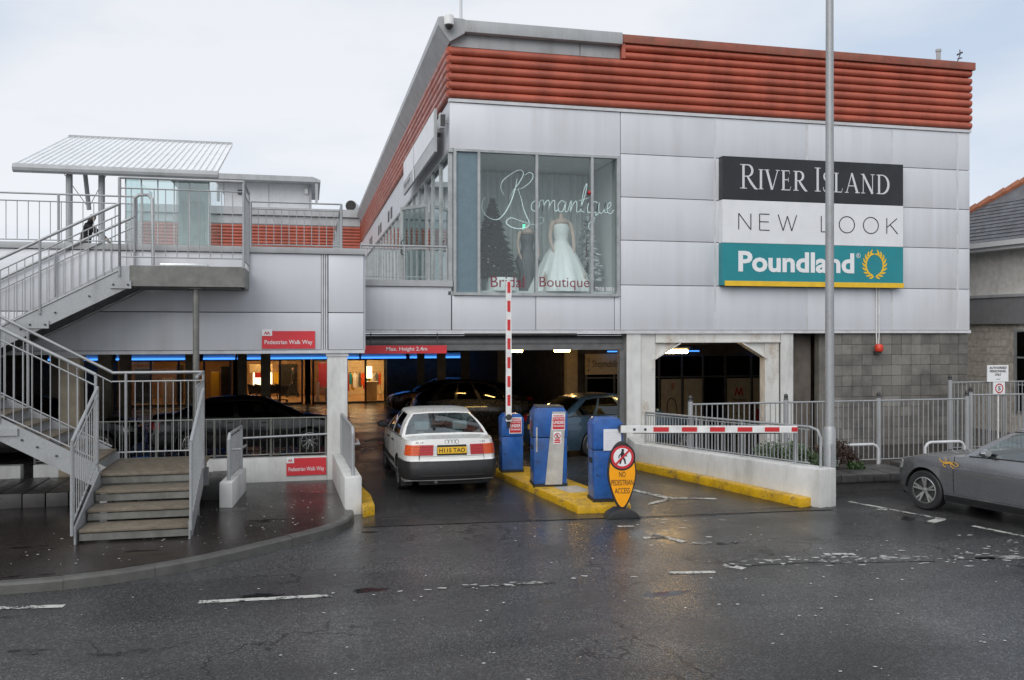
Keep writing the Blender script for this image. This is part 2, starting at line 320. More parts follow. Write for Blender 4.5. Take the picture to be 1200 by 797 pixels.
# text: the words as flat letters; map: (right vector, up vector), placed at p, fitted to a width and a height
def text(name, body, m, parent, p, width, height, right=(1, 0, 0), up=(0, 0, 1), bold=0.0, ext=0.004, shear=0):
    cu = bpy.data.curves.new(name, 'FONT'); cu.body = body; cu.size = 1; cu.extrude = 0; cu.offset = bold; cu.resolution_u = 3; cu.shear = shear
    to = bpy.data.objects.new(name, cu); COL.objects.link(to)
    bpy.context.view_layer.update()
    me = bpy.data.meshes.new_from_object(to.evaluated_get(bpy.context.evaluated_depsgraph_get()))
    bpy.data.objects.remove(to); me.name = name
    co = np.empty(len(me.vertices) * 3); me.vertices.foreach_get('co', co); co = co.reshape(-1, 3)
    lo, hi = co.min(0), co.max(0); o0 = origin(parent)
    r, u = Vector(right), Vector(up); n = r.cross(u); off = Vector(p) - o0
    sx, sy = width / (hi[0] - lo[0]), height / (hi[1] - lo[1])
    for v, c in zip(me.vertices, co): v.co = off + r * ((c[0] - lo[0]) * sx) + u * ((c[1] - lo[1]) * sy) + n * ext
    me.materials.clear(); me.materials.append(MT[m])
    return link(bpy.data.objects.new(name, me), parent)
# pen strokes as ribbons on a plane; each stroke a hair further out than the last
def smooth_pts(pts, k=6):
    if len(pts) < 3: return pts
    P = [Vector(p) for p in pts]; P = [P[0] * 2 - P[1]] + P + [P[-1] * 2 - P[-2]]; out = []
    for i in range(1, len(P) - 2):
        for j in range(k):
            t = j / k; a, b, c, d = P[i - 1], P[i], P[i + 1], P[i + 2]
            out.append(0.5 * ((2 * b) + (c - a) * t + (2 * a - 5 * b + 4 * c - d) * t * t + (3 * b - a - 3 * c + d) * t ** 3))
    return out + [P[-2]]
def ribbons(name, strokes, m, parent, p, scale, right=(1, 0, 0), up=(0, 0, 1), ext=0.004):
    mb = MB(); r, u = Vector(right), Vector(up); n = r.cross(u); p = Vector(p)
    for si, (pts, wd) in enumerate(strokes):
        P = [Vector((a[0], a[1])) for a in pts]; ws = wd if isinstance(wd, (list, tuple)) else [wd] * len(P)
        if len(ws) != len(P): ws = list(np.interp(np.linspace(0, 1, len(P)), np.linspace(0, 1, len(ws)), ws))
        L, Q = [], []
        for i in range(len(P)):
            d = P[min(i + 1, len(P) - 1)] - P[max(i - 1, 0)]
            if d.length < 1e-9: d = Vector((1, 0))
            d.normalize(); nn = Vector((-d.y, d.x)) * ws[i] / 2
            for lst, q in ((L, P[i] + nn), (Q, P[i] - nn)): lst.append(p + r * q.x * scale[0] + u * q.y * scale[1] + n * (ext + 0.0006 * si))
        k = len(P); mb.add(L + Q, [(i, i + 1, k + i + 1, k + i) for i in range(k - 1)])
    return mb.build(name, m, parent, fix=False)
def arc(cx, cy, rx, ry, a0, a1, n=14): return [(cx + rx * math.cos(R(a0 + (a1 - a0) * i / n)), cy + ry * math.sin(R(a0 + (a1 - a0) * i / n))) for i in range(n + 1)]

# railing: posts, rails, and each upright bar on its own; a, b are points of the foot line
BAL = {}
def baluster_mesh(h, r=0.008, m='galvanised'):
    k = (round(h, 2), r, m)
    if k not in BAL: BAL[k] = unit_mesh('baluster', m, lambda q: q.tube([(0, 0, 0), (0, 0, k[0])], r, 5))
    return BAL[k]
def railing(parent, a, b, h, space=0.115, low=0.1, gap=0.1, posts=(0, 1), tr=0.024, pr=0.022, name='railing', m='galvanised', top_extra=0.0, br=0.008, rail2=True):
    a, b = Vector(a), Vector(b); d = b - a; L = math.hypot(d.x, d.y); mb = MB(); z = Vector((0, 0, 1))
    mb.tube([a + z * h, b + z * h], tr, 8); lo = MB() if not posts else mb; lo.tube([a + z * low, b + z * low], 0.012, 6)
    if rail2: mb.tube([a + z * (h - gap), b + z * (h - gap)], 0.012, 6)
    for k in posts: mb.tube([a + d * k + z * -0.04, a + d * k + z * (h - 0.001)], pr, 8)
    o = mb.build(name, m, parent, smooth=True)
    if not posts: lo.build('bottom_rail', m, o, smooth=True)
    n = max(1, int(L / space)); me = baluster_mesh(h - low - (gap if rail2 else 0), br, m)
    for i in range(1, n):
        q = a + d * (i / n)
        if all(abs(i / n - k) * L > 0.04 for k in posts): piece('baluster', me, o, q + z * low)
    return o

# ------------------------------------------------------------------ ground
FS = 0.03; T0 = 17.0
def fz(t): return -FS * max(0, t - T0)          # the car park floor falls gently away from the street
def flat(name, m, poly, z, kind='structure'):
    o = MB().add([(x, y, z) for x, y in poly], [tuple(range(len(poly)))]).build(name, m, fix=False)
    if o.data.polygons[0].normal.z < 0: o.data.flip_normals()
    if kind: o['kind'] = kind
    return o
mb = MB(); G = 600
for x0, x1, y0, y1 in ((-G, G, -G, T0), (-G, -22, T0, G), (16.0, G, T0, G), (-22, 16.0, 56, G)):
    mb.add([(x0, y0, 0), (x1, y0, 0), (x1, y1, 0), (x0, y1, 0)], [(0, 1, 2, 3)])
struct(mb.build('road', 'road_asphalt', fix=False))
struct(MB().add([(-22, T0, 0), (16, T0, 0), (16, 56, fz(56)), (-22, 56, fz(56))], [(0, 1, 2, 3)]).build('car_park_floor', 'garage_floor', fix=False))
# darker newer tarmac of the two ramp lanes
flat('ramp_lane', 'ramp_asphalt', [(0.9, 12.85), (8.2, 12.75), (6.75, 16.96), (0.9, 16.96)], 0.004)

# left pavement with its curved kerb
kc = [(-16, 10.42), (-9, 10.42), (-5.5, 10.45), (-3.9, 10.47), (-3.1, 10.49), (-2.6, 10.53), (-2.1, 10.66), (-1.6, 10.90), (-1.1, 11.2), (-0.55, 11.68), (-0.1, 12.06), (0.32, 12.46), (0.56, 12.85), (0.68, 13.25), (0.70, 13.6)]
def offset(pts, d):
    out = []
    for i in range(len(pts)):
        a, b = Vector(pts[max(i - 1, 0)]), Vector(pts[min(i + 1, len(pts) - 1)]); t = (b - a).normalized(); out.append((pts[i][0] - t.y * d, pts[i][1] + t.x * d))
    return out
inner = offset(kc, 0.14)
pav = flat('pavement', 'pavement_asphalt', inner + [(0.62, 16.5), (-16, 16.5)], 0.112)
sm = smooth_pts(kc[2:], 8); sm = [(p[0], p[1]) if not isinstance(p, tuple) else p for p in sm]
cum = [0]
for i in range(1, len(sm)): cum.append(cum[-1] + math.dist(sm[i], sm[i - 1]))
def kerb_at(d): return (float(np.interp(d, cum, [p[0] for p in sm])), float(np.interp(d, cum, [p[1] for p in sm])))
nk = int(cum[-1] / 0.9)
for i in range(nk):
    d0, d1 = cum[-1] * i / nk + 0.0025, cum[-1] * (i + 1) / nk - 0.0025
    ps = [kerb_at(d0 + (d1 - d0) * j / 3) for j in range(4)]; mb = MB()
    secs = []
    for j, q in enumerate(ps):
        a, b = Vector(ps[max(j - 1, 0)]), Vector(ps[min(j + 1, 3)]); t = (b - a).normalized(); nn = Vector((-t.y, t.x))
        dz = 0.004 * math.sin(i * 2.3)
        secs.append([(q[0] + nn.x * e, q[1] + nn.y * e, z + dz) for e, z in ((0, -0.05), (0.012, 0.095), (0.035, 0.122), (0.15, 0.122), (0.15, -0.05))])
    mb.v = [p for s_ in secs for p in s_]
    mb.f = [(j * 5 + k, j * 5 + (k + 1) % 5, (j + 1) * 5 + (k + 1) % 5, (j + 1) * 5 + k) for j in range(3) for k in range(5)] + [(0, 1, 2, 3, 4), (19, 18, 17, 16, 15)]
    mb.build('kerb_stone', 'kerb_stone', pav, smooth=True)

# worn paint on the road
def dash(name, m, a, b, wd, kind='structure'):
    a, b = Vector(a), Vector(b); t = (b - a).normalized(); n = Vector((-t.y, t.x)) * wd / 2
    return flat(name, m, [tuple(a - n), tuple(b - n), tuple(b + n), tuple(a + n)], 0.005, kind)
for a, b, wd, m in (((-3.6, 10.04), (-2.45, 9.90), .10, 'road_paint'), ((-1.11, 9.72), (.27, 9.64), .10, 'road_paint'), ((1.70, 9.66), (2.75, 9.60), .10, 'faded_paint'),
        ((4.14, 9.64), (4.7, 9.55), .10, 'road_paint'), ((4.93, 9.83), (5.1, 9.60), .12, 'road_paint'), ((5.0, 9.86), (6.2, 9.78), .24, 'faded_paint'), ((6.3, 9.72), (7.6, 9.50), .26, 'faded_paint'),
        ((6.42, 9.98), (6.8, 9.90), .12, 'road_paint'), ((7.9, 9.5), (9.2, 9.2), .2, 'faded_paint'), ((8.81, 12.99), (9.38, 11.42), .09, 'road_paint'), ((9.47, 10.95), (9.75, 10.0), .09, 'road_paint'),
        ((8.98, 11.28), (9.36, 11.46), .14, 'road_paint'), ((8.85, 12.25), (9.05, 12.33), .12, 'road_paint'), ((9.05, 9.85), (9.44, 10.12), .12, 'faded_paint'), ((8.1, 9.38), (8.4, 9.32), .10, 'road_paint'),
        ((4.72, 11.55), (4.95, 11.0), .12, 'road_paint'), ((4.39, 12.1), (4.65, 12.07), .10, 'road_paint'), ((4.5, 11.35), (4.8, 11.3), .1, 'road_paint'), ((5.05, 10.9), (5.3, 10.88), .1, 'faded_paint'), ((5.0, 12.6), (6.2, 12.5), .05, 'faded_paint')):
    dash('road_marking', m, a, b, wd)
dash('faded_red_line', 'red_paint', (1.1, 13.40), (6.7, 12.50), .05)
for poly in ([(5.55, 14.9), (5.70, 14.9), (6.12, 13.85), (5.97, 13.80)], [(5.42, 13.45), (5.50, 13.60), (6.02, 13.98), (6.0, 13.80)], [(6.12, 13.86), (6.05, 13.99), (6.75, 13.75), (6.75, 13.63)]):
    flat('lane_arrow', 'road_paint', poly, 0.009)
mb = MB()
for cx_, cy_, sx_, sy_, n_ in ((5.6, 9.85, .5, .10, 26), (6.9, 9.68, .7, .12, 34), (8.2, 9.42, .6, .12, 24), (9.0, 9.7, .25, .35, 14), (4.9, 11.3, .25, .35, 12), (2.4, 9.62, .5, .05, 16), (5.6, 12.2, .6, .2, 8)):
    for _ in range(n_):
        x, y = rng.normal(cx_, sx_), rng.normal(cy_, sy_); l_, h_ = rng.uniform(.012, .075), rng.uniform(.008, .026); a = rng.normal(-.12, .15); k = 7
        mb.add([(x + l_ * math.cos(t_) * math.cos(a) * rng.uniform(.6, 1.1) - h_ * math.sin(t_) * math.sin(a), y + l_ * math.cos(t_) * math.sin(a) + h_ * math.sin(t_) * rng.uniform(.5, 1.2), .0058) for t_ in np.linspace(0, 6.283, k, endpoint=False)], [tuple(range(k))])
tag(mb.build('paint_fragments', 'gum', fix=False), 'broken flecks of worn white line paint on the wet road', 'road paint', kind='stuff')
# trodden gum and litter specks
mb = MB()
def speck(x, y, z, r):
    k = 5 + int(rng.integers(0, 3)); a0 = rng.uniform(0, 6.3)
    mb.add([(x + r * rng.uniform(.6, 1.2) * math.cos(a0 + 6.283 * i / k) * 1.2, y + r * rng.uniform(.6, 1.2) * math.sin(a0 + 6.283 * i / k), z) for i in range(k)], [tuple(range(k))])
for _ in range(210):
    x, y = rng.uniform(-3.4, .4), rng.uniform(10.75, 16.2)
    if y > 11.2 + max(0, x + 1.2) * 1.1: speck(x, y, 0.117, rng.uniform(.006, .017))
for _ in range(230):
    x, y = rng.uniform(-3.5, 8.5), rng.uniform(5.5, 12.8)
    if y < 10.2 + max(0, x + 2) * .35 or x > 1: speck(x, y, 0.0055, rng.uniform(.006, .019))
tag(mb.build('gum_specks', 'gum', fix=False), 'small pale specks of trodden gum and litter on the wet tarmac', 'litter', kind='stuff')
# puddles are part of the tarmac's own gloss; gully joint across the ramp mouth
dash('tarmac_joint', 'garage_floor', (.8, 13.0), (8.2, 12.55), .22).location.z = -.0025 + .006

# ------------------------------------------------------------------ main building (shop block over the car park)
X0, X1, Y0, YB = 2.97, 16.0, 18.6, 50.0
ZC, ZR, ZT = 2.85, 7.82, 9.47
B = thing('shopping_centre', (X0, Y0, 0), 'grey panelled shopping block with red ribbed parapet above the car park entrance', 'building')
GAP = 0.007
PM = {}
def panel(x0, x1, z0, z1, y=Y0, parent=B, m='cladding', th=0.06):
    w_, h_ = round(x1 - x0 - 2 * GAP, 3), round(z1 - z0 - 2 * GAP, 3); k = (w_, h_, m, th)
    if k not in PM:
        o = MB().box(0, w_, 0, th, 0, h_).build('panel', m, bevel=0.006, smooth=True); PM[k] = o.data; bpy.data.objects.remove(o)
    return piece('panel', PM[k], parent, (x0 + GAP, y, z0 + GAP))
xs = [6.84, 9.14, 11.5, 13.79, 15.64, 16.0]; zs = [2.87, 3.885, 4.89, 5.86, 6.83, 7.76]
for i in range(5):
    for j in range(5): panel(xs[i], xs[i + 1], zs[j], zs[j + 1])
panel(X0, 6.84, 6.76, 7.76)
for a, b in ((3.02, 4.88), (4.88, 6.70), (6.70, 6.84)): panel(a, b, 2.87, 3.62)
panel(6.80, 6.84, 3.62, 6.76)
MB().box(X0 - .02, X1 + .02, Y0 - .035, Y0 + .1, 7.762, 7.83).build('flashing', 'flashing', B)
MB().box(1.15, X1 + .01, Y0 - .03, Y0 + .2, 2.80, 2.868).build('drip_flashing', 'flashing', B)
for x in (9.14, 11.5, 13.79, 15.64): box('cover_strip', 'flashing', B, x - .022, x + .022, Y0 - .007, Y0 + .01, 2.88, 7.75)
# backing walls of the upper storeys
mb = MB(); mb.box(6.85, X1, Y0 + .065, Y0 + .3, 2.86, 9.2); mb.box(X0 + .02, 6.85, Y0 + .065, Y0 + .3, 6.75, 8.95); mb.box(X0 + .02, 6.85, Y0 + .065, Y0 + .3, 2.86, 3.60)
mb.box(X1 - .2, X1 - .001, Y0 + .3, YB, 2.86, 9.2); mb.box(X0 + .5, X1 - .2, YB - .2, YB, 2.86, 9.2)
mb.build('wall', 'dark_backing', B)
MB().box(X0 + .05, X1 - .02, Y0 + .31, YB + 6, 9.12, 9.22).build('roof', 'grey_trim', B)
MB().box(X0, X1, Y0 + .3, YB, 3.45, 3.62).build('floor_slab', 'grey_concrete', B)
# red ribs
RP = (8.94 - 7.835) / 6
def rib_prof(z0, h, out): return [(0.03, z0 + .004)] + [(-out * math.sin(a) - .005, z0 + h / 2 - (h / 2 - .006) * math.cos(a)) for a in np.linspace(0.25, math.pi - .25, 8)] + [(0.03, z0 + h - .004)]
def rib_front(x0, x1, z0, h=RP):
    mb = MB(); pr = rib_prof(z0, h, .085); n = len(pr)
    mb.add([(x0, Y0 + a, b) for a, b in pr] + [(x1, Y0 + a, b) for a, b in pr], [tuple(range(n)), tuple(range(n, 2 * n))[::-1]] + [(i, (i + 1) % n, n + (i + 1) % n, n + i) for i in range(n)])
    return mb.build('rib', 'red_cladding', B, smooth=True)
def rib_side(z0, h=RP):
    mb = MB(); pr = rib_prof(z0, h, .085); n = len(pr)
    mb.add([(X0 + a, Y0 - .05, b) for a, b in pr] + [(X0 + a, YB, b) for a, b in pr], [tuple(range(n)), tuple(range(n, 2 * n))[::-1]] + [(i, (i + 1) % n, n + (i + 1) % n, n + i) for i in range(n)])
    return mb.build('rib', 'red_cladding', B, smooth=True)
for k in range(6): rib_front(X0 - .03, X1, 7.835 + k * RP); rib_side(7.835 + k * RP)
for k in range(6, 8): rib_front(6.93, X1, 7.835 + k * RP, RP * .93)
MB().box(6.84, 6.925, Y0 - .09, Y0 + .1, 8.945, 9.30).build('end_trim', 'red_cladding', B)
MB().box(6.84, X1 + .06, Y0 - .13, Y0 + .5, 9.285, ZT).build('coping', 'red_coping', B, bevel=.01, smooth=True)
panel(X0 + .02, 5.9, 8.95, 9.24, Y0 + .02, m='grey_trim'); panel(5.9, 6.84, 8.95, 9.24, Y0 + .02, m='grey_trim')
MB().box(X0 - .1, 6.835, Y0 - .16, Y0 + .4, 9.235, 9.49).build('fascia', 'grey_trim', B, bevel=.008, smooth=True)
mb = MB(); mb.prism([(X0 - .27, 9.34), (X0 - .27, 9.50), (X0 - .20, 9.52), (X0 + .3, 9.498), (X0 + .3, 9.2), (X0 - .02, 9.0)], Y0 - .168, YB + 1, 'y')
mb.build('side_eave', 'grey_trim', B)
# side wall: white cladding strip, then a long glazed strip with mullions and a door
for i in range(12): 
    y0, y1 = Y0 + i * 2.62, Y0 + (i + 1) * 2.62; MB().box(X0, X0 + .06, y0 + .008, y1 - .008, 6.76, 7.80).build('panel', 'cladding', B)
box('side_backing', 'dark_backing', B, X0 + .062, X0 + .2, Y0 + .3, YB, 6.74, 9.2)
for y in (31.6, 32.7, 36.3, 37.3, 41.5, 42.6): box('vent', 'dark_steel', B, X0 - .015, X0 + .03, y, y + .55, 6.93, 7.32)
for i in range(24):
    y = Y0 + .05 + i * 1.3
    box('mullion', 'alu_frame', B, X0 - .02, X0 + .07, y, y + .07, 3.62, 6.74)
    if i < 23: box('pane', 'side_glass', B, X0 + .02, X0 + .035, y + .07, y + 1.3, 3.66, 6.70)
box('transom', 'alu_frame', B, X0 - .025, X0 + .075, Y0, YB, 6.69, 6.76); box('sill', 'alu_frame', B, X0 - .03, X0 + .08, Y0, YB, 3.62, 3.70)
dr = thing('glazed_door', (X0, 22.0, 3.95), 'grey framed glass door standing ajar in the glazed side wall above the balcony', 'door')
mb = MB(); dx, dy = -.55, .75
for a, b in (((0, 0, 0), (0, 0, 2.1)), ((dx, dy, 0), (dx, dy, 2.1)), ((0, 0, 2.06), (dx, dy, 2.06)), ((0, 0, .06), (dx, dy, .06)), ((0, 0, 1.0), (dx, dy, 1.0))):
    mb.bar(Vector(a) + Vector((X0 - .04, 22.0, 3.95)), Vector(b) + Vector((X0 - .04, 22.0, 3.95)), .07, .08)
mb.build('frame', 'alu_frame', dr)
MB().add([(X0 - .04, 22, 4.0), (X0 - .04 + dx, 22 + dy, 4.0), (X0 - .04 + dx, 22 + dy, 6.0), (X0 - .04, 22, 6.0)], [(0, 1, 2, 3)]).build('pane', 'side_glass', dr, fix=False)
MB().tube([(X0 - .55, 22.6, 4.8), (X0 - .62, 22.6, 4.85), (X0 - .62, 22.6, 5.15), (X0 - .55, 22.6, 5.2)], .018, 6).build('handle', 'dark_steel', dr)

# bridal window
W = thing('shop_window', (3.05, Y0, 3.62), 'tall aluminium framed display window with mint script lettering on the corner', 'window')
mb = MB(); ft, fb = 6.755, 3.62
for x in (3.05, 3.57, 4.86, 6.13, 6.74): mb.box(x, x + .06, Y0 - .05, Y0 + .08, fb + .06, ft - .05)
mb.box(3.05, 6.80, Y0 - .055, Y0 + .085, ft - .05, ft); mb.box(3.05, 6.80, Y0 - .06, Y0 + .085, fb, fb + .06)
mb.build('frame', 'alu_frame', W)
box('blank_panel', 'teal_panel', W, 3.11, 3.57, Y0, Y0 + .03, fb + .06, ft - .05)
for a, b in ((3.63, 4.86), (4.92, 6.13), (6.19, 6.74)): box('pane', 'shop_glass', W, a, b, Y0 + .005, Y0 + .013, fb + .06, ft - .05)
text('window_lettering', 'Bridal', 'text_maroon', W, (3.87, Y0 - .004, 3.80), .75, .24, bold=.0)
text('window_lettering', 'Boutique', 'text_maroon', W, (4.96, Y0 - .004, 3.75), 1.15, .29)
text('phone_number', '7958 0001', 'letter_white', W, (6.24, Y0 - .004, 3.74), .44, .09)
# the name in flowing script
S_ = []
def sc(pts, wd): S_.append((smooth_pts(pts, 7), [q_ * .66 for q_ in wd] if isinstance(wd, list) else wd * .66))
sc([(.95, 1.05), (.90, .75), (.78, .35), (.62, .02), (.42, -.18), (.18, -.12), (.02, .10), (.03, .32), (.10, .45)], [.02, .055, .05, .02, .015, .012])
sc([(.62, .52), (.52, .72), (.56, .95), (.80, 1.18), (1.02, 1.30), (1.12, 1.20), (1.02, .95), (.86, .70), (.74, .45)], [.012, .03, .02, .04, .012])
sc([(.86, .70), (1.10, .78), (1.32, .98), (1.38, 1.16), (1.28, 1.24), (1.14, 1.14)], [.012, .03, .04, .012])
sc([(.98, .72), (1.06, .45), (1.14, .10), (1.28, -.28), (1.10, -.42), (.82, -.40), (.66, -.26), (.78, -.12), (1.05, -.20), (1.4, -.30), (1.62, -.24), (1.66, -.10), (1.50, -.08)], [.02, .05, .05, .02, .015])
sc([(1.46, .42), (1.36, .34), (1.33, .18), (1.42, .10), (1.52, .18), (1.55, .34), (1.46, .42)], .035)
sc([(1.55, .38), (1.64, .44), (1.67, .30), (1.63, .10), (1.70, .34), (1.80, .44), (1.82, .30), (1.78, .10), (1.86, .34), (1.96, .44), (1.97, .26), (1.98, .12), (2.06, .16)], [.02, .04, .03, .045])
sc([(2.26, .38), (2.16, .44), (2.06, .30), (2.09, .12), (2.19, .14), (2.28, .42), (2.25, .14), (2.33, .12)], .036)
sc([(2.33, .14), (2.40, .40), (2.43, .42), (2.39, .10), (2.47, .34), (2.56, .44), (2.58, .30), (2.57, .12), (2.66, .14)], .036)
sc([(2.66, .14), (2.80, .62), (2.86, .98), (2.78, .80), (2.71, .40), (2.70, .16), (2.80, .12)], .036); sc([(2.62, .46), (2.76, .49), (2.92, .56)], .02)
sc([(2.90, .40), (2.87, .22), (2.90, .10), (2.98, .14)], .04)
sc([(3.16, .40), (3.07, .44), (2.99, .28), (3.03, .12), (3.12, .16), (3.18, .42), (3.10, .06), (2.98, -.38), (2.90, -.30), (3.0, -.10), (3.22, .14)], .036)
sc([(3.20, .42), (3.19, .18), (3.26, .10), (3.34, .22), (3.38, .42), (3.35, .16), (3.43, .12)], .036)
sc([(3.43, .22), (3.52, .34), (3.52, .44), (3.44, .36), (3.43, .16), (3.52, .10), (3.62, .22)], .034)
ribbons('window_script', S_, 'script_mint', W, (3.66, Y0 - .006, 5.40), (.835, .74))
mb = MB(); mb.lathe([(.005, -.05), (.045, 0), (.005, .05)], (6.10, Y0 - .03, 5.92), 8); mb.build('heart_dot', 'letter_red', W)
# what stands in the window
FL = 3.74
struct(MB().box(3.05, 6.84, Y0 + .3, 21.6, 3.625, FL).build('display_floor', 'curtain')); 
cur = MB(); n = 150
for i in range(n):
    x = 3.1 + (6.8 - 3.1) * i / (n - 1); y = 20.9 + .05 * math.sin(i * 1.05) + .02 * math.sin(i * 2.7); cur.v += [(x, y, FL), (x, y - .02, 6.72)]
cur.f = [(2 * i, 2 * i + 2, 2 * i + 3, 2 * i + 1) for i in range(n - 1)]
tag(cur.build('curtain', 'curtain', smooth=True, fix=False, ang=80), 'pale pleated curtain hanging behind the bridal gowns', 'curtain')
box('ceiling', 'white_wall', B, 3.05, 6.84, Y0 + .3, 21.6, 6.76, 6.80); box('side_return', 'white_wall', B, 6.86, 6.9, Y0 + .3, 21.6, 3.62, 6.75)
def tree_cone(x, y, z, h, r, m, n, label, name, cat='tree'):
    t = thing(name, (x, y, z), label, cat); mb = MB(); mb.tube([(x, y, z), (x, y, z + h * .96)], [.03, .006], 6); mb.build('trunk', 'twig', t)
    mb = MB()
    for i in range(n):
        k = rng.uniform(0, 1) ** .75; zz = z + .16 * h + (1 - k) * h * .84; rr = r * k * (0.78 + .3 * math.sin((1 - k) * 38) ** 2) * rng.uniform(.55, 1.08); a = rng.uniform(0, 6.283)
        c = Vector((x + rr * math.cos(a), y + rr * math.sin(a), zz - .10 * rr)); d = Vector((math.cos(a), math.sin(a), -.35)); s_ = Vector((-math.sin(a), math.cos(a), rng.uniform(-.4, .4)))
        l = rng.uniform(.05, .11); mb.add([c - d * l, c + s_ * l * .32, c + d * l, c - s_ * l * .32 - Vector((0, 0, .02))], [(0, 1, 2, 3)])
    mb.build('foliage', m, t, fix=False)
    for i in range(14):
        k = rng.uniform(.2, .95); a = rng.uniform(3.4, 6.1); rr = r * k * .98
        MB().lathe([(.004, -.03), (.024, -.015), (.03, 0), (.024, .015), (.004, .03)], (x + rr * math.cos(a), y + rr * math.sin(a), z + .16 * h + (1 - k) * h * .84 - .06), 7).build('bauble', 'bauble', t, smooth=True)
    return t
tree_cone(4.15, 19.75, FL + .05, 2.1, .60, 'fir', 4200, 'dark green decorated christmas tree behind the bridal window', 'christmas_tree')
tree_cone(6.42, 19.75, FL, 2.0, .42, 'frosty', 420, 'sparse frosted white tree at the end of the bridal window', 'frosted_tree')
def gown(x, y, m, flare, h, label):
    t = thing('mannequin', (x, y, FL), label, 'mannequin'); fold = lambda a, z: .055 * math.sin(a * 13 + 1.5 * math.sin(a * 3)) * max(0, 1 - z / 1.0) + .022 * math.sin(a * 29 + z * 5) * (z < 1.0)
    MB().lathe([(flare, .0), (flare * .96, .08), (flare * .72, .45), (.26 + flare * .12, .75), (.165, 1.0), (.135, 1.08), (.16, 1.2), (.175, 1.32), (.14, 1.40)], (x, y, FL), 112, fold).build('gown', m, t, smooth=True, ang=80)
    MB().lathe([(.135, 1.385), (.16, 1.44), (.12, 1.50), (.055, 1.54), (.05, 1.62), (.02, 1.63)], (x, y, FL), 16).build('bust', 'mannequin', t, smooth=True)
    for s_ in (-1, 1): MB().tube([(x + s_ * .155, y, FL + 1.46), (x + s_ * .21, y - .02, FL + 1.38), (x + s_ * .25, y - .05, FL + 1.14), (x + s_ * .235, y - .15, FL + .93), (x + s_ * .215, y - .2, FL + .85), (x + s_ * .2, y - .22, FL + .78)], [.045, .045, .038, .03, .026, .012], 8).build('arm', 'mannequin', t, smooth=True)
    t.scale = (h, h, h); return t
gown(5.70, 19.45, 'gown_white', .66, 1.12, 'headless mannequin in a white bell shaped wedding gown')
gown(5.0, 19.85, 'gown_grey', .26, .98, 'headless mannequin in a slim dark evening dress')
t = thing('display_table', (4.25, 19.0, FL), 'low display table under a pale cloth below the christmas tree', 'table')
MB().lathe([(.36, 0), (.35, .1), (.32, .26), (.31, .30), (.02, .305)], (4.25, 19.15, FL), 40, lambda a, z: .04 * math.sin(a * 13) * (1 if z < .25 else 0)).build('cloth', 'gown_white', t, smooth=True)
for x in (5.2, 6.12): tag(MB().lathe([(.06, 0), (.06, .03), (.035, .05), (.035, .34), (.045, .36), (.02, .40), (.004, .46)], (x, 19.0, FL), 10).build('candle_stand', 'beige', smooth=True), 'cream candle on a stand beside the wedding gown', 'candle', 'candles in the bridal window')
e = thing('exit_sign', (4.97, 20.6, 5.5), 'small lit green exit sign above the dark evening dress', 'sign'); box('housing', 'white_wall', e, 5.07, 5.25, 20.62, 20.68, 5.28, 5.44); box('lit_face', 'exit_green', e, 5.08, 5.24, 20.612, 20.62, 5.29, 5.43)

# balcony between the block and the deck
bal = thing('balcony', (2, Y0, 2.85), 'grey clad balcony edge bridging the car park entrance beside the shop window', 'balcony')
panel(1.16, 3.01, 2.87, 3.80, parent=bal); box('ledge', 'grey_trim', bal, 1.1, 3.03, Y0 - .06, Y0 + .3, 3.80, 3.93); box('floor', 'deck_floor', bal, 1.06, 2.94, Y0 + .3, YB - .2, 3.82, 3.92)
box('backing', 'dark_backing', bal, 1.16, 3.0, Y0 + .065, Y0 + .28, 2.86, 3.79)
br = thing('balcony_railing', (2, Y0, 3.93), 'galvanised railing along the balcony beside the corner shop window', 'railing')
railing(br, (1.1, Y0 + .1, 3.93), (2.93, Y0 + .1, 3.93), .73, space=.125, posts=(0, .5, 1), low=.07, gap=.06)

# roof details
m_ = thing('dome_camera', (X0 - .1, Y0 - .25, 9.45), 'white dome security camera on the roof corner', 'camera')
MB().lathe([(.02, .27), (.09, .26), (.105, .22), (.105, .06), (.09, .05)], (X0 - .06, Y0 - .3, 9.24), 14).build('housing', 'barrier_white', m_, smooth=True)
MB().lathe([(.088, .0), (.07, -.05), (.035, -.08), (.005, -.088)], (X0 - .06, Y0 - .3, 9.292), 16).build('dome', 'dark_steel', m_, smooth=True)
MB().bar((X0 - .02, Y0 - .3, 9.5), (X0 + .1, Y0 + .1, 9.5), .06, .05).build('bracket', 'grey_trim', m_)
t = thing('roof_mast', (3.32, 19.2, 9.48), 'thin white mast rising from the roof corner', 'mast'); MB().tube([(3.32, 19.2, 9.4), (3.32, 19.2, 12.5)], [.035, .022], 8).build('pole', 'flashing', t, smooth=True); MB().lathe([(.09, 0), (.09, .03), (.04, .05)], (3.32, 19.2, 9.48), 10).build('base', 'grey_trim', t)
t = thing('vent_pipe', (15.3, 18.9, 9.4), 'short grey vent pipe on the red parapet', 'pipe'); MB().tube([(15.3, 18.85, 9.3), (15.3, 18.85, 9.83)], .055, 10).build('pipe', 'grey_trim', t, smooth=True); MB().tube([(15.3, 18.85, 9.80), (15.3, 18.85, 9.86)], .07, 10).build('cap', 'grey_trim', t)
t = thing('roof_aerial', (15.85, 18.9, 9.4), 'thin bent aerial beside the vent pipe on the parapet', 'aerial'); MB().tube([(15.85, 18.85, 9.4), (15.86, 18.85, 9.62), (15.93, 18.85, 9.78), (15.92, 18.85, 9.9)], .012, 6).build('rod', 'dark_steel', t); MB().bar((15.84, 18.85, 9.76), (16.0, 18.85, 9.84), .02, .04).build('crossbar', 'dark_steel', t); MB().bar((15.86, 18.85, 9.66), (15.98, 18.85, 9.70), .02, .03).build('crossbar', 'dark_steel', t)
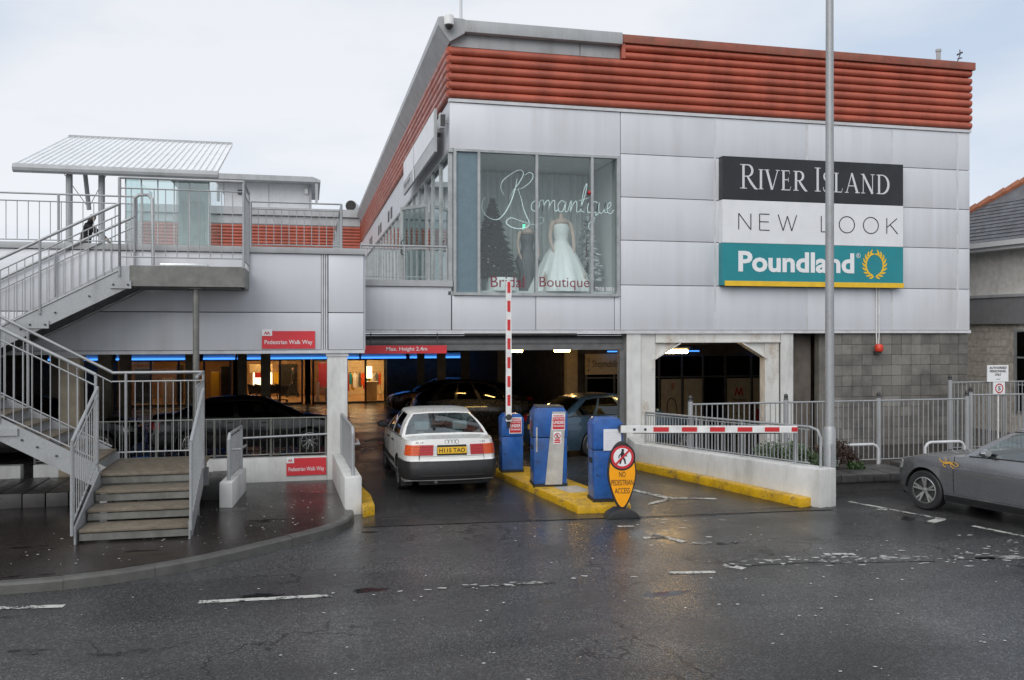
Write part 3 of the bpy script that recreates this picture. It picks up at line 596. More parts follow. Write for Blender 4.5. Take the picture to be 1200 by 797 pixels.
t = thing('roof_vent', (2.3, 49, 9.4), 'curved cowl vent with dark mouth on the far roof', 'vent'); MB().tube([(2.55, 50.6, 9.0), (2.55, 50.6, 9.55), (2.5, 50.4, 9.85), (2.4, 50.15, 9.9)], [.36, .36, .36, .33], 14).build('cowl', 'flashing', t, smooth=True); MB().tube([(2.4, 50.15, 9.9), (2.38, 50.09, 9.9)], .30, 14).build('mouth', 'seam', t)
# translucent blade sign on the side wall and a small floodlight
t = thing('hanging_sign', (X0 - .4, 22, 7.3), 'frosted grey projecting sign board with a white swan shape on the side wall', 'sign')
MB().box(X0 - .24, X0 - .18, 19.2, 25.6, 6.80, 7.76).build('board', 'grey_trim', t, bevel=.01); box('frosted_face', 'sign_white', t, X0 - .247, X0 - .241, 19.3, 25.5, 7.15, 7.72)
for y in (19.9, 24.3): box('bracket', 'dark_steel', t, X0 - .18, X0 + .02, y, y + .06, 7.3, 7.38)
ribbons('swan_mark', [(smooth_pts([(.2, 1.0), (.32, .8), (.28, .5), (.35, .2), (.5, .02)]), [.03, .12, .16, .28, .1]), ([(.1, .3), (.8, .3)], .02)], 'letter_white', t, (X0 - .25, 23.4, 6.76), (1.0, 1.0), right=(0, -1, 0), ext=.004)
text('sign_lettering', 'Romantique', 'letter_black', t, (X0 - .244, 25.4, 6.90), 1.5, .20, right=(0, -1, 0))
t = thing('floodlight', (X0 - .2, 19.0, 7.4), 'small dark floodlight under the red ribs at the building corner', 'floodlight'); box('body', 'grey_trim', t, X0 - .20, X0 - .06, 18.72, 18.9, 7.22, 7.55, .02); box('bracket', 'grey_trim', t, X0 - .06, X0 + .01, 18.78, 18.84, 7.34, 7.42); box('lens', 'dark_steel', t, X0 - .18, X0 - .08, 18.71, 18.72, 7.26, 7.51)

# big shop signs
def board(name, label, z0, z1, m): 
    t = thing(name, (9.23, Y0, z0), label, 'sign'); MB().box(9.23, 13.955, Y0 - .20, Y0 - .001, z0, z1).build('board', m, t, bevel=.008); return t
t = board('shop_sign', 'black sign board with pale serif capitals, topmost of three', 5.86, 6.85, 'sign_black')
def serif(ch):
    T, t_ = .135, .05
    s = lambda x, w_=.30, y=0: ([(x - w_ / 2, y), (x + w_ / 2, y)], .035)
    if ch == 'I': return [([(.15, 0), (.15, 1)], T), s(.15, .3, .018), s(.15, .3, .982)], .30
    if ch == 'R': return [([(.17, 0), (.17, 1)], T), s(.17, .34, .018), ([(.0, .982), (.4, .982)], .035), ([(.2, .965)] + arc(.36, .745, .24, .235, 90, -90, 12) + [(.2, .51)], [.05] + [.05, .06, .09, .12, .13, .14, .14, .13, .12, .09, .06, .05] + [.05]), ([(.36, .5), (.55, .24), (.74, .03), (.86, -.01)], [.10, .14, .12, .03])], .80
    if ch == 'V': return [([(.10, 1), (.42, 0)], [.14, .13]), ([(.76, 1), (.44, 0)], .05), s(.10, .30, .982), s(.76, .24, .982)], .86
    if ch == 'E': return [([(.15, 0), (.15, 1)], T), ([(0, .018), (.54, .018), (.60, .2)], [.036, .05, .02]), ([(0, .982), (.5, .982), (.53, .82)], [.036, .05, .02]), ([(.2, .53), (.44, .53)], .045), ([(.44, .43), (.44, .64)], .03)], .64
    if ch == 'S': return [(smooth_pts([(.50, .80), (.44, .95), (.27, .99), (.12, .90), (.10, .74), (.22, .60), (.40, .47), (.50, .32), (.46, .12), (.28, .01), (.10, .06), (.04, .24)], 4), [.03, .05, .06, .08, .11, .14, .14, .12, .09, .06, .05, .03])], .60
    if ch == 'L': return [([(.15, 0), (.15, 1)], T), ([(0, .018), (.48, .018), (.55, .22)], [.036, .05, .02]), s(.15, .3, .982)], .60
    if ch == 'A': return [([(.10, 0), (.42, 1.0)], .05), ([(.42, 1.02), (.78, 0)], [.12, .14]), ([(.22, .36), (.62, .36)], .045), s(.10, .24, .018), s(.78, .30, .018)], .90
    if ch == 'N': return [([(.15, 0), (.15, 1)], .05), ([(.13, 1.0), (.74, 0)], [.13, .14]), ([(.74, -.01), (.74, 1)], .05), s(.14, .26, .018), s(.10, .22, .982), s(.74, .26, .982)], .90
    if ch == 'D': return [([(.16, 0), (.16, 1)], T), ([(0, .018), (.34, .018)] + arc(.34, .5, .42, .48, -85, 85, 14) + [(.34, .982), (0, .982)], [.036, .05] + [.06, .08, .10, .12, .135, .14, .145, .145, .14, .135, .12, .10, .08, .06, .05] + [.05, .036])], .82
def serif_word(word, m, parent, p, width, h):
    st = []; x = 0
    for i, ch in enumerate(word):
        if ch == ' ': x += .42; continue
        k = 1.22 if (i == 0 or word[i - 1] == ' ') else 1.0
        g, adv = serif(ch)
        st.append([([(x + q[0] * k, q[1] * k) for q in pts], wd) for pts, wd in g])
        x += (adv + .10) * k
    for l_ in st: ribbons('letter', l_, m, parent, p, (width / x, h))
serif_word('RIVER ISLAND', 'letter_grey', t, (9.66, Y0 - .203, 6.12), 3.95, .46)
t = board('shop_sign', 'white sign board with thin black capitals between a black and a teal board', 4.87, 5.855, 'sign_white')
thin = {'N': ([[(0, 0), (0, 1), (.72, 0), (.72, 1)]], .72), 'E': ([[(.6, 1), (0, 1), (0, 0), (.6, 0)], [(0, .52), (.55, .52)]], .6), 'W': ([[(0, 1), (.30, 0), (.56, .92), (.82, 0), (1.12, 1)]], 1.12), 'L': ([[(0, 1), (0, 0), (.58, 0)]], .58), 'O': ([arc(.5, .5, .48, .52, 0, 360, 28)], 1.0), 'K': ([[(0, 0), (0, 1)], [(.66, 1), (.03, .42)], [(.22, .58), (.70, 0)]], .7)}
st, x = [], 0
for ch in 'NEW LOOK':
    if ch == ' ': x += 1.0; continue
    g, a = thin[ch]; st.append([])
    for pts in g:
        if ch == 'O': st[-1].append(([(x + p[0], p[1]) for p in pts], .055))
        else:
            for i in range(len(pts) - 1): st[-1].append(([(x + pts[i][0], pts[i][1]), (x + pts[i + 1][0], pts[i + 1][1])], .055))
    x += a + .52
for l_ in st: ribbons('letter', l_, 'letter_black', t, (9.63, Y0 - .203, 5.18), (4.1 / x * 1.07, .37))
t = board('shop_sign', 'teal sign board with white letters, gold laurel wreath and gold foot stripe', 3.90, 4.865, 'sign_teal')
box('gold_stripe', 'sign_gold', t, 9.28, 13.965, Y0 - .212, Y0 - .201, 3.885, 4.0)
text('lettering', 'Poundland', 'letter_white', t, (9.62, Y0 - .203, 4.21), 3.0, .48, bold=.032)
text('registered_mark', '\u00ae', 'letter_white', t, (12.67, Y0 - .203, 4.58), .12, .12)
wr = MB()
for s_ in (-1, 1):
    for k in range(9):
        a = R(-82 + k * 18); cx, cz = 13.17 + s_ * .26 * math.cos(a), 4.43 + .29 * math.sin(a); tx, tz = -math.sin(a) * s_, math.cos(a)
        for q in (-1, 1):
            ang = math.atan2(tz, tx) + q * .55 * s_; ca, sa = math.cos(ang), math.sin(ang); c = (cx + ca * .055, cz + sa * .055)
            wr.add([(c[0] + ca * u_ * .075 - sa * v_ * .024, Y0 - .206 - .0006 * (k % 3) - .0004 * (q + 1), c[1] + sa * u_ * .075 + ca * v_ * .024) for u_, v_ in ((-1, 0), (-.3, -1), (.4, -.8), (1, 0), (.4, .8), (-.3, 1))], [tuple(range(6))])
wr.build('laurel_wreath', 'sign_gold', t, fix=False)
# conduits and red sounder below the signs
t = thing('red_beacon', (13.36, Y0, 2.4), 'red alarm beacon on white conduits below the shop signs', 'beacon')
for x in (13.33, 13.40): MB().tube([(x, Y0 - .05, 3.9), (x, Y0 - .05, 2.75), (x - (x - 13.365) * .3 + .0, Y0 - .05, 2.52)], .014, 6).build('conduit', 'barrier_white', t, smooth=True)
MB().lathe([(.08, 0), (.1, .03), (.1, .12), (.075, .17), (.02, .185)], (13.365, Y0 - .1, 2.36), 12).build('lamp', 'beacon_red', t, smooth=True); box('bracket', 'dark_steel', t, 13.30, 13.43, Y0 - .1, Y0 + .12, 2.30, 2.36)
# steel frame at street level: columns, lintel, haunches
for a, b in ((7.00, 7.33), (10.83, 11.15)):
    c = thing('steel_column', (a, Y0, 0), 'white painted steel column with rust streaks ' + ('beside the vehicle entrance' if a < 8 else 'in front of the stone block bay'), 'column')
    mb = MB(); mb.box(a, b, Y0 + .02, Y0 + .07, fz(18.6), 2.795); mb.box(a, b, Y0 + .33, Y0 + .38, fz(18.6), 2.795); mb.box((a + b) / 2 - .03, (a + b) / 2 + .03, Y0 + .07, Y0 + .33, fz(18.6), 2.795); mb.build('web', 'white_concrete', c)
    x = b + .004 if a < 8 else a - .39; box('flange', 'painted_steel', c, x, x + .36, Y0 + .06, Y0 + .30, fz(18.6), 2.585 if a > 8 else 2.795)
fr = thing('portal_frame', (7.7, Y0, 0), 'rust streaked white lintel with corner haunches over the railed bay', 'lintel')
box('lintel', 'painted_steel', fr, 7.70, 10.82, Y0 + .03, Y0 + .28, 2.62, 2.795); box('flange', 'painted_steel', fr, 7.70, 10.82, Y0 + .0, Y0 + .30, 2.585, 2.62)
for x, s_ in ((7.70, 1), (10.45, -1)): MB().prism([(x, 2.583), (x + s_ * .58, 2.583), (x, 2.24)], Y0 + .09, Y0 + .2, 'y').build('haunch', 'painted_steel', fr); MB().bar((x + s_ * .60, Y0 + .145, 2.575), (x - s_ * .02, Y0 + .145, 2.215), .26, .03).build('haunch_flange', 'painted_steel', fr)
# roller shutter box over the vehicle entrance
sh = thing('shutter_housing', (1.1, 18.8, 2.5), 'dark steel roller shutter housing across the vehicle entrance', 'shutter')
MB().tube([(1.1, 18.95, 2.60), (6.98, 18.95, 2.60)], .15, 14).build('roll', 'shutter_steel', sh, smooth=True); box('rail', 'shutter_steel', sh, 1.1, 6.98, 18.78, 18.84, 2.43, 2.55); box('guide', 'shutter_steel', sh, 6.86, 6.98, 18.7, 18.86, fz(18.7), 2.42); box('hood', 'shutter_steel', sh, 1.1, 6.98, 18.70, 19.15, 2.755, 2.79)
t = thing('height_sign', (1.2, 18.4, 2.4), 'narrow red banner sign giving the height limit over the vehicle entrance', 'sign'); box('board', 'sign_red', t, 1.1, 2.9, 18.55, 18.59, 2.375, 2.545); text('lettering', 'Max. Height 2.4m', 'letter_white', t, (1.62, 18.548, 2.41), .86, .105, bold=.008)
for x in (1.3, 2.7): MB().tube([(x, 18.57, 2.54), (x, 18.57, 2.81)], .012, 6).build('hanger', 'dark_steel', t)
# stack bonded stone wall at the right
sw = thing('stone_wall', (12.2, Y0, 0), 'grimy grey stack bonded stone block wall under the panelled storey', 'wall')
box('backing', 'mortar', sw, 12.18, 15.985, Y0 + .075, Y0 + .35, -.05, 2.795)
blk = unit_mesh('block', 'stone_block', lambda q: q.box(0, .262, 0, .1, 0, .243))
for i in range(14):
    for j in range(11): piece('block', blk, sw, (12.19 + i * .271, Y0 + .035 + rng.uniform(-.006, .006), .02 + j * .2515))
box('reveal', 'stone_block', sw, 11.98, 12.175, Y0 + .25, Y0 + .45, -.1, 2.79); box('return_wall', 'garage_wall', sw, 11.16, 11.97, Y0 + .6, Y0 + .75, -.1, 2.79)

# ------------------------------------------------------------------ inside the car park
def cz(t): return 2.74 - FS * (t - 18.6)
ip = thing('car_park_interior', (0, 19, 0), 'dark undercroft car park ceiling and walls below the shops', 'car park')
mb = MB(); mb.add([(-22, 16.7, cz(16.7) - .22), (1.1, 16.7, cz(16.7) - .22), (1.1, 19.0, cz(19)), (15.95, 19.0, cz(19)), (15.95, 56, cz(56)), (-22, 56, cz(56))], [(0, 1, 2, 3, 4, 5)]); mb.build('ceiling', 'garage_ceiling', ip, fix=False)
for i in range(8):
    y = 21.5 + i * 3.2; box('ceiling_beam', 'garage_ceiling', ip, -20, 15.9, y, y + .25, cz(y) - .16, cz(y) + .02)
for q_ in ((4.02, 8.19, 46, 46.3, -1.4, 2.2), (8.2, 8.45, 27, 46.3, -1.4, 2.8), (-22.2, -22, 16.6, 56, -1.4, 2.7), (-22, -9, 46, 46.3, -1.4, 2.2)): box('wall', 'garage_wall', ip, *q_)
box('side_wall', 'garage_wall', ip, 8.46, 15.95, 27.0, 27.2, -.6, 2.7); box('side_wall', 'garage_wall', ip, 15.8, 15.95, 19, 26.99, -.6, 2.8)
def column(x, y, wd, m, label):
    c = thing('garage_column', (x, y, fz(y)), label, 'column', 'garage columns'); mb = MB(); mb.box(x - wd / 2, x + wd / 2, y - .13, y - .10, fz(y), cz(y)); mb.box(x - wd / 2, x + wd / 2, y + .10, y + .13, fz(y), cz(y)); mb.box(x - .02, x + .02, y - .10, y + .10, fz(y), cz(y)); mb.build('section', m, c)
    box('base_plate', 'dark_steel', c, x - wd / 2 - .05, x + wd / 2 + .05, y - .18, y + .18, fz(y) - .01, fz(y) + .02)
for x, y, wd in ((5.13, 40.6, .32), (5.35, 35.7, .34), (7.3, 41, .44), (7.55, 34, .36), (8.0, 27.4 - 1.2, .36), (-1.6, 36, .36), (-3.9, 32, .36), (-6.2, 33, .36), (-7.6, 30, .36), (1.2, 43.5, .4), (-2.9, 42, .4), (-8.6, 27, .36), (-5.6, 27, .36)):
    column(x, y, wd, 'tan_column', 'tan steel column standing in the dark car park')
# lamps: the tube by the street bay, two bulkheads, blue strips along the shopfront
def lamp(name, label, x0, x1, y, z, m, group=None):
    t = thing(name, (x0, y, z), label, 'light', group); box('housing', 'white_wall', t, x0 - .03, x1 + .03, y - .07, y + .07, z + .05, z + .10); MB().tube([(x0, y, z), (x1, y, z)], .05, 8).build('tube', m, t, smooth=True)
    MB().tube([((x0 + x1) / 2, y, z + .09), ((x0 + x1) / 2, y, cz(y) + .02)], .012, 6).build('hanger', 'dark_steel', t)
lamp('tube_light', 'glowing fluorescent tube under the rusty lintel', 7.95, 8.95, 19.7, 2.36, 'tube_light')
lamp('bulkhead_light', 'small glowing ceiling light in the dark car park', 5.55, 5.95, 24.2, 2.30, 'warm_lamp', 'small ceiling lights'); lamp('bulkhead_light', 'small glowing ceiling light in the dark car park', 6.9, 7.35, 24.2, 2.30, 'warm_lamp', 'small ceiling lights')
for a, b in ((-12, -9.2), (-9.0, -5.2), (-5.0, -3.5), (-3.4, 1.0), (1.1, 2.6), (2.7, 5.0), (5.2, 6.8), (6.9, 8.1)):
    t = thing('blue_strip_light', (a, 45.7, 1.5), 'blue neon strip along the top of the shopfront', 'light', 'blue neon strips'); box('diffuser', 'blue_neon', t, a, b, 45.58, 45.66, 1.44, 1.52); box('channel', 'sign_white', t, a, b, 45.70, 45.99, 1.42, 1.72); box('clip', 'dark_steel', t, a + .1, a + .16, 45.6, 45.72, 1.40, 1.44)
for a, x in enumerate((9.3, 11.3, 12.0, 14.6)):
    t = thing('blue_reflection_bar', (x, 26.5, 2.2), 'short glowing bar made for a blue reflection above the dark glazed shopfront', 'light', 'blue reflection bars'); box('diffuser', 'blue_neon', t, x, x + .42, 26.4, 26.5, 2.18, 2.22); box('bracket', 'dark_steel', t, x + .2, x + .3, 26.42, 26.48, 2.24, 2.55)  # blue reflections, built as small glowing bars
# lit shopfronts at the back
SF = fz(46)
struct(MB().box(-22, 8.2, 46.3, 55, SF - .2, SF).build('mall_floor', 'tan_wall'))
def shopfront(x0, x1, label, back, muls, lamp_='shop_light', k_=1):
    t = thing('shopfront', (x0, 46, SF), label, 'shopfront'); zt = 1.42
    box('back_wall', back, t, x0 - .4, x1 + .4, 52, 52.2, SF, 2.0); box('ceiling', 'cream', t, x0 - .4, x1 + .4, 46.3, 52, zt + .35, zt + .4)
    for x in (x0 - .42, x1 + .40): box('side_wall', back, t, x, x + .02, 46.3, 52, SF, zt + .35)
    mb = MB()
    for x in [x0, x1] + muls: mb.box(x - .05, x + .05, 46.05, 46.15, SF, zt)
    mb.box(x0, x1, 46.04, 46.16, zt - .08, zt + .3); mb.box(x0, x1, 46.04, 46.16, SF, SF + .08); mb.build('frame', 'dark_steel', t)
    for y in (47.3, 50): box('ceiling_light', lamp_, t, x0 + .3, x1 - .3, y, y + .5 * k_, zt + .29, zt + .345)
    ms = sorted([x0, x1] + muls)
    for a, b in zip(ms[:-1], ms[1:]): box('pane', 'clear_glass', t, a + .05, b - .05, 46.09, 46.10, SF + .08, zt - .08)
    return t
t1 = shopfront(-3.25, -.25, 'warm lit mall entrance behind the black saloon', 'tan_wall', [-1.35], k_=.45); box('stair_underside', 'cream', t1, -3.1, -1.9, 50.5, 50.8, .55, 1.0); box('poster', 'shop_glow', t1, -3.0, -1.95, 51.9, 51.98, -.5, .75); box('doors', 'seam', t1, -1.5, -.55, 51.9, 51.98, SF, .95)
t2 = shopfront(2.0, 3.95, 'bright clothes shop doorway seen past the white column', 'cream', [2.95]); t3 = shopfront(.3, 1.35, 'narrow red lit shop window beside the white column', 'tan_wall', [])
t4 = shopfront(-8.8, -3.75, 'tan lit shopfront glimpsed behind the staircase', 'tan_wall', [-7.5, -6.2, -5.0], 'dim_light')
for a_, b_, c_, m_ in ((-8.6, -7.9, .9, 'seam'), (-7.3, -6.7, .4, 'beige'), (-6.6, -6.3, 1.1, 'dark_steel'), (-5.9, -5.2, .2, 'gown_grey'), (-4.9, -4.5, .7, 'sign_gold'), (-4.4, -3.9, 1.0, 'seam')): box('display_stand', m_, t4, a_, b_, 48.2, 48.6, SF, c_)
for a_, b_, c_, d_, m_ in ((-2.9, -2.5, .2, .7, 'sign_red'), (-2.4, -2.05, .15, .6, 'sign_white'), (-1.85, -1.6, -.3, .5, 'sign_gold')): box('wall_poster', m_, t1, a_, b_, 51.84, 51.88, c_, d_)
for a_, c_, m_ in ((.45, .1, 'sign_white'), (.95, -.2, 'dark_steel'), (1.15, .3, 'sign_gold')): box('display_stand', m_, t3, a_, a_ + .18, 47.6, 47.9, SF, c_)
box('red_display', 'letter_red', t3, .6, 1.5, 49, 49.2, -.2, 1.1)
cols = ['letter_red', 'sign_teal', 'sign_gold', 'letter_white', 'beige', 'gown_grey', 'lamp_orange']
for i in range(14):
    x = 2.05 + i * .132 + rng.uniform(-.03, .03); lo_ = rng.uniform(-.45, .05); y = 48.5 + .05 * (i % 3); c = tag(MB().prism([(x - .03, .42), (x + .05, .56), (x + .08, .60), (x + .11, .56), (x + .19, .42), (x + .17, .30), (x + .15, .36), (x + .19, lo_), (x - .01, lo_ + .04), (x + .01, .36), (x - .02, .30)], y, y + .04, 'y').build('hanging_garment', cols[i % 7]), 'garment hanging on a rail inside the bright clothes shop', 'garment', 'garments on the shop rail')
t = thing('clothes_rail', (3, 48.55, SF), 'chrome clothes rail inside the bright shop', 'rail'); MB().tube([(2.02, 48.56, SF), (2.02, 48.56, .61), (3.95, 48.56, .61), (3.95, 48.56, SF)], .02, 6).build('rail', 'chrome', t)
t = thing('shop_counter', (3.3, 47.6, SF), 'cream shop counter with an added glowing panel above', 'counter'); box('base', 'cream', t, 3.05, 3.65, 47.5, 48.0, SF, .1); box('worktop', 'beige', t, 3.0, 3.7, 47.45, 48.05, .1, .14); box('screen', 'shop_glow', t, 3.1, 3.4, 47.8, 47.84, .3, .95); box('glow_panel_stand', 'dark_steel', t, 3.22, 3.28, 47.8, 47.84, .14, .3)  # glowing panel added above the counter to brighten the shop
for i in range(5):
    x = -2.9 + i * .34; t = thing('shopping_trolley', (x, 47.6, SF), 'shopping trolley nested in a row inside the mall entrance', 'trolley', 'nested trolleys')
    MB().add([(x, 47.3, SF + .45), (x + .5, 47.34, SF + .5), (x + .5, 47.7, SF + .5), (x, 47.75, SF + .45), (x - .06, 47.25, SF + .95), (x + .62, 47.3, SF + .78), (x + .62, 47.74, SF + .78), (x - .06, 47.8, SF + .95)], [(3, 2, 1, 0), (0, 1, 5, 4), (1, 2, 6, 5), (2, 3, 7, 6), (3, 0, 4, 7)]).build('basket', 'dark_steel', t)
    MB().tube([(x + .5, 47.3, SF + .1), (x + .05, 47.3, SF + .15), (x - .1, 47.28, SF + .98), (x - .1, 47.78, SF + .98), (x + .05, 47.72, SF + .15), (x + .5, 47.72, SF + .1)], .018, 6).build('frame', 'dark_steel', t)
    for wx, wy in ((.05, 47.3), (.5, 47.3), (.05, 47.72), (.5, 47.72)): MB().tube([(x + wx, wy - .02, SF + .06), (x + wx, wy + .02, SF + .06)], .06, 8).build('wheel', 'rubber', t)
# nearer glazed wall with the yellow sign and the window posters
t = thing('yellow_shop_sign', (8.7, 26.9, 1.5), 'yellow board sign reading Shopmobility on the dark wall', 'sign'); box('board', 'cream', t, 8.62, 9.85, 26.66, 26.72, 1.46, 2.12)
text('lettering', 'Shopmobility', 'letter_black', t, (8.86, 26.658, 1.62), .93, .30); ribbons('symbols', [(arc(8.73, 1.96, .03, .03, 0, 360, 8), .012), ([(8.73, 1.93), (8.70, 1.84)], .014), ([(8.73, 1.93), (8.76, 1.84)], .014), (arc(8.73, 1.74, .03, .04, 30, 330, 8), .014), ([(8.70, 1.6), (8.76, 1.6)], .02), ([(8.73, 1.54), (8.73, 1.65)], .02)], 'letter_black', t, (0, 26.658, 0), (1, 1))
t = thing('glazed_screen', (8.6, 26.8, -.3), 'dark glazed screen with cream lower posters behind the railed bay', 'screen wall')
mb = MB()
for x in (8.7, 9.65, 11.2, 12.0, 12.75, 13.55, 14.5, 15.5): mb.box(x - .03, x + .03, 26.80, 26.9, -.3, 2.05)
for z in (-.3, 1.32, 2.02): mb.box(8.7, 15.5, 26.81, 26.89, z, z + .05)
mb.build('frame', 'shutter_steel', t)
for a, b in ((8.73, 9.62), (9.68, 11.17), (11.23, 11.97), (12.03, 12.72), (12.78, 13.52), (13.58, 14.47), (14.53, 15.47)): box('pane', 'dark_glass', t, a, b, 26.84, 26.85, -.25, 2.02)
for i, (a, b) in enumerate(((11.25, 11.95), (12.05, 12.7), (13.6, 14.45), (14.55, 15.45))):
    p = thing('window_poster', (a, 26.79, -.2), ('cream poster with a red number on the glazed screen', 'plain cream poster beside the numbered one', 'cream poster with a red crown mark on the glazed screen', 'cream poster with a red square beside the white column')[i], 'poster'); box('sheet', 'cream', p, a, b, 26.775, 26.79, -.2, 1.28)
    if i == 0: text('number', '8', 'letter_red', p, (a + .35, 26.77, .95), .1, .2); ribbons('arch_mark', [(smooth_pts([(a + .2, -.2), (a + .22, .5), (a + .38, .65), (a + .52, .45), (a + .58, -.2)]), .03)], 'letter_black', p, (0, 26.77, 0), (1, 1))
    if i == 2: ribbons('crown_mark', [([(a + .28, .7), (a + .34, .95)], .05), ([(a + .34, .95), (a + .42, .72)], .05), ([(a + .42, .72), (a + .5, .95)], .05), ([(a + .5, .95), (a + .56, .7)], .05)], 'letter_red', p, (0, 26.77, 0), (1, 1)); text('lettering', 'Meadows', 'letter_black', p, (a + .18, 26.77, .52), .5, .1); text('lettering', 'SHOPPING CENTRE', 'letter_black', p, (a + .18, 26.77, .05), .5, .07)
    if i == 3: box('red_square', 'letter_red', p, a + .1, a + .45, 26.768, 26.774, -.45 + .2, .25)

# ------------------------------------------------------------------ left deck (walkway wing)
L0 = 16.55
wing = thing('walkway_deck', (0, L0, 2.4), 'grey panelled walkway deck raised over the pedestrian entrance', 'deck')
for a, b in ((-12, -6), (-6, .255), (.375, 1.03)):
    panel(a, b, 2.50, 3.19, L0, wing); panel(a, b, 3.19, 4.27, L0, wing)
for x in (.27, .31, .35): box('cover_strip', 'flashing', wing, x - .014, x + .014, L0 - .006, L0 + .05, 2.50, 4.27)
box('backing', 'dark_backing', wing, -12, 1.02, L0 + .065, L0 + .2, 2.50, 4.27); box('coping', 'grey_trim', wing, -12.1, 1.06, L0 - .05, L0 + .25, 4.27, 4.38, .006)
box('bottom_flashing', 'flashing', wing, -12, 1.04, L0 - .02, L0 + .2, 2.44, 2.498); box('deck_floor', 'deck_floor', wing, -12, 1.04, L0 + .2, 50, 3.78, 3.90)
box('end_panel', 'cladding', wing, 1.03, 1.06, L0 + .066, 18.5, 2.50, 4.26)
cl = thing('white_column', (.35, L0, 0), 'square pale column holding the walkway deck beside the vehicle lane', 'column'); box('shaft', 'white_concrete', cl, .36, .73, L0 + .03, L0 + .36, 0, 2.44, .012); box('collar', 'flashing', cl, .34, .75, L0 + .01, L0 + .38, 2.38, 2.438)
for x in (-4.2, -7.4): cl = thing('deck_column', (x, L0, 0), 'square tan column behind the staircase under the deck' if x > -5 else 'square tan column far along the deck edge', 'column'); box('shaft', 'tan_column', cl, x, x + .34, L0 + .03, L0 + .36, 0, 2.44, .012); box('collar', 'flashing', cl, x - .02, x + .36, L0 + .01, L0 + .38, 2.38, 2.438)
lw = thing('low_wall', (-1, L0, 0), 'low pale concrete wall along the pavement edge under the deck', 'wall'); box('wall', 'white_concrete', lw, -4.6, .355, L0 + .05, L0 + .25, 0, .535, .01); box('wall', 'white_concrete', lw, -12, -4.8, L0 + .05, L0 + .25, 0, .535, .01)
rl = thing('guard_railing', (-1, L0, .53), 'dark guard railing on the low wall in front of the black saloon', 'railing'); railing(rl, (-4.6, L0 + .15, .535), (.34, L0 + .15, .535), .71, space=.115, posts=(0, .2, .4, .6, .8, 1), low=.05, gap=.0, m='grimy_steel', rail2=False, tr=.016); MB().tube([(-1.2, L0 + .1, .90), (.36, L0 + .1, .94)], .02, 8).build('handrail', 'galvanised', rl, smooth=True)
t = thing('walkway_sign', (-.33, L0, .2), 'red Pedestrian Walk Way sign with crown mark on the low wall', 'sign')
def ped(t, x0, x1, z0, z1, y):
    box('board', 'sign_red', t, x0, x1, y - .02, y, z0, z1); k = x1 - x0; h = z1 - z0
    text('lettering', 'Pedestrian Walk Way', 'letter_white', t, (x0 + .05 * k, y - .022, z0 + .18 * h), .90 * k, .31 * h, bold=.006)
    box('crown_tab', 'letter_white', t, x0, x0 + .19 * k, y - .026, y - .021, z1 - .27 * h, z1 + .03)
    ribbons('crown_mark', [([(0, 0), (.25, 1)], .16), ([(.25, 1), (.5, 0)], .16), ([(.5, 0), (.75, 1)], .16), ([(.75, 1), (1, 0)], .16)], 'letter_red', t, (x0 + .045 * k, y - .027, z1 - .20 * h), (.10 * k, .16 * h))
ped(t, -.37, .34, .20, .515, L0 + .045)
t = thing('walkway_sign', (-.8, L0, 2.5), 'red Pedestrian Walk Way sign with crown mark on the grey deck panels', 'sign'); ped(t, -.80, .14, 2.53, 2.85, L0 - .004)
# deck railings
dk = thing('deck_railing', (-4, L0, 4.38), 'galvanised railing along the deck edge left of the glass lobby', 'railing'); railing(dk, (-8, L0 + .1, 4.38), (-2.95, L0 + .1, 4.38), .85, space=.17, posts=(0, .25, .5, .75, 1), low=.05, gap=.13, tr=.016)
dk = thing('deck_railing', (0, L0, 4.38), 'galvanised railing along the deck edge above the walkway sign', 'railing'); railing(dk, (-1.0, L0 + .1, 4.38), (.62, L0 + .1, 4.38), .83, space=.13, posts=(0, 1), low=.05, gap=.13, tr=.016); railing(dk, (.62, L0 + .1, 4.38), (.62, 21.5, 4.2), .83, space=.16, posts=(.33, .66, 1), low=.05, gap=.13, tr=.016)
# rear block closing the roof terrace
rb = thing('rear_block', (-2, 50, 0), 'far white wing with red ribbed band across the roof terrace', 'building')
box('wall', 'white_wall', rb, -8.6, 2.95, 50.0, 50.3, 3.0, 9.6)
for k in range(7):
    pr = rib_prof(7.45 + k * .175, .175, .09); n = len(pr); mb = MB(); mb.add([(-8.6, 50 + a, b) for a, b in pr] + [(2.9, 50 + a, b) for a, b in pr], [tuple(range(n)), tuple(range(n, 2 * n))[::-1]] + [(i, (i + 1) % n, n + (i + 1) % n, n + i) for i in range(n)]); mb.build('rib', 'red_cladding', rb, smooth=True)
box('coping', 'grey_trim', rb, -8.65, 2.9, 49.75, 50.4, 9.2, 9.62); box('fascia', 'grey_trim', rb, -8.65, 2.9, 49.9, 50.0, 8.72, 9.15); box('roof', 'grey_trim', rb, -8.65, 2.9, 50.4, 62, 9.3, 9.5)
for x in (-4.3, -3.3): box('louvre', 'grey_trim', rb, x, x + .8, 49.93, 50.0, 6.3, 6.9)
ph = thing('rooftop_penthouse', (-2.5, 53, 9.5), 'white rooftop plant room with deep grey eaves behind the terrace', 'building'); box('wall', 'white_wall', ph, -7.2, .1, 53, 58, 9.4, 11.5)
MB().prism([(-7.6, 11.45), (.75, 11.45), (.75, 11.58), (.3, 11.75), (-7.6, 11.75)], 51.9, 59, 'y').build('roof', 'grey_trim', ph); box('corner_trim', 'grey_trim', ph, .1, .25, 52.9, 53.1, 9.5, 11.45); box('downpipe', 'grey_trim', ph, .45, .6, 52.0, 52.2, 10.2, 11.45)
for x in (-4.7, -2.2): box('panel_joint', 'grey_trim', ph, x, x + .05, 52.98, 53.0, 9.5, 11.4)
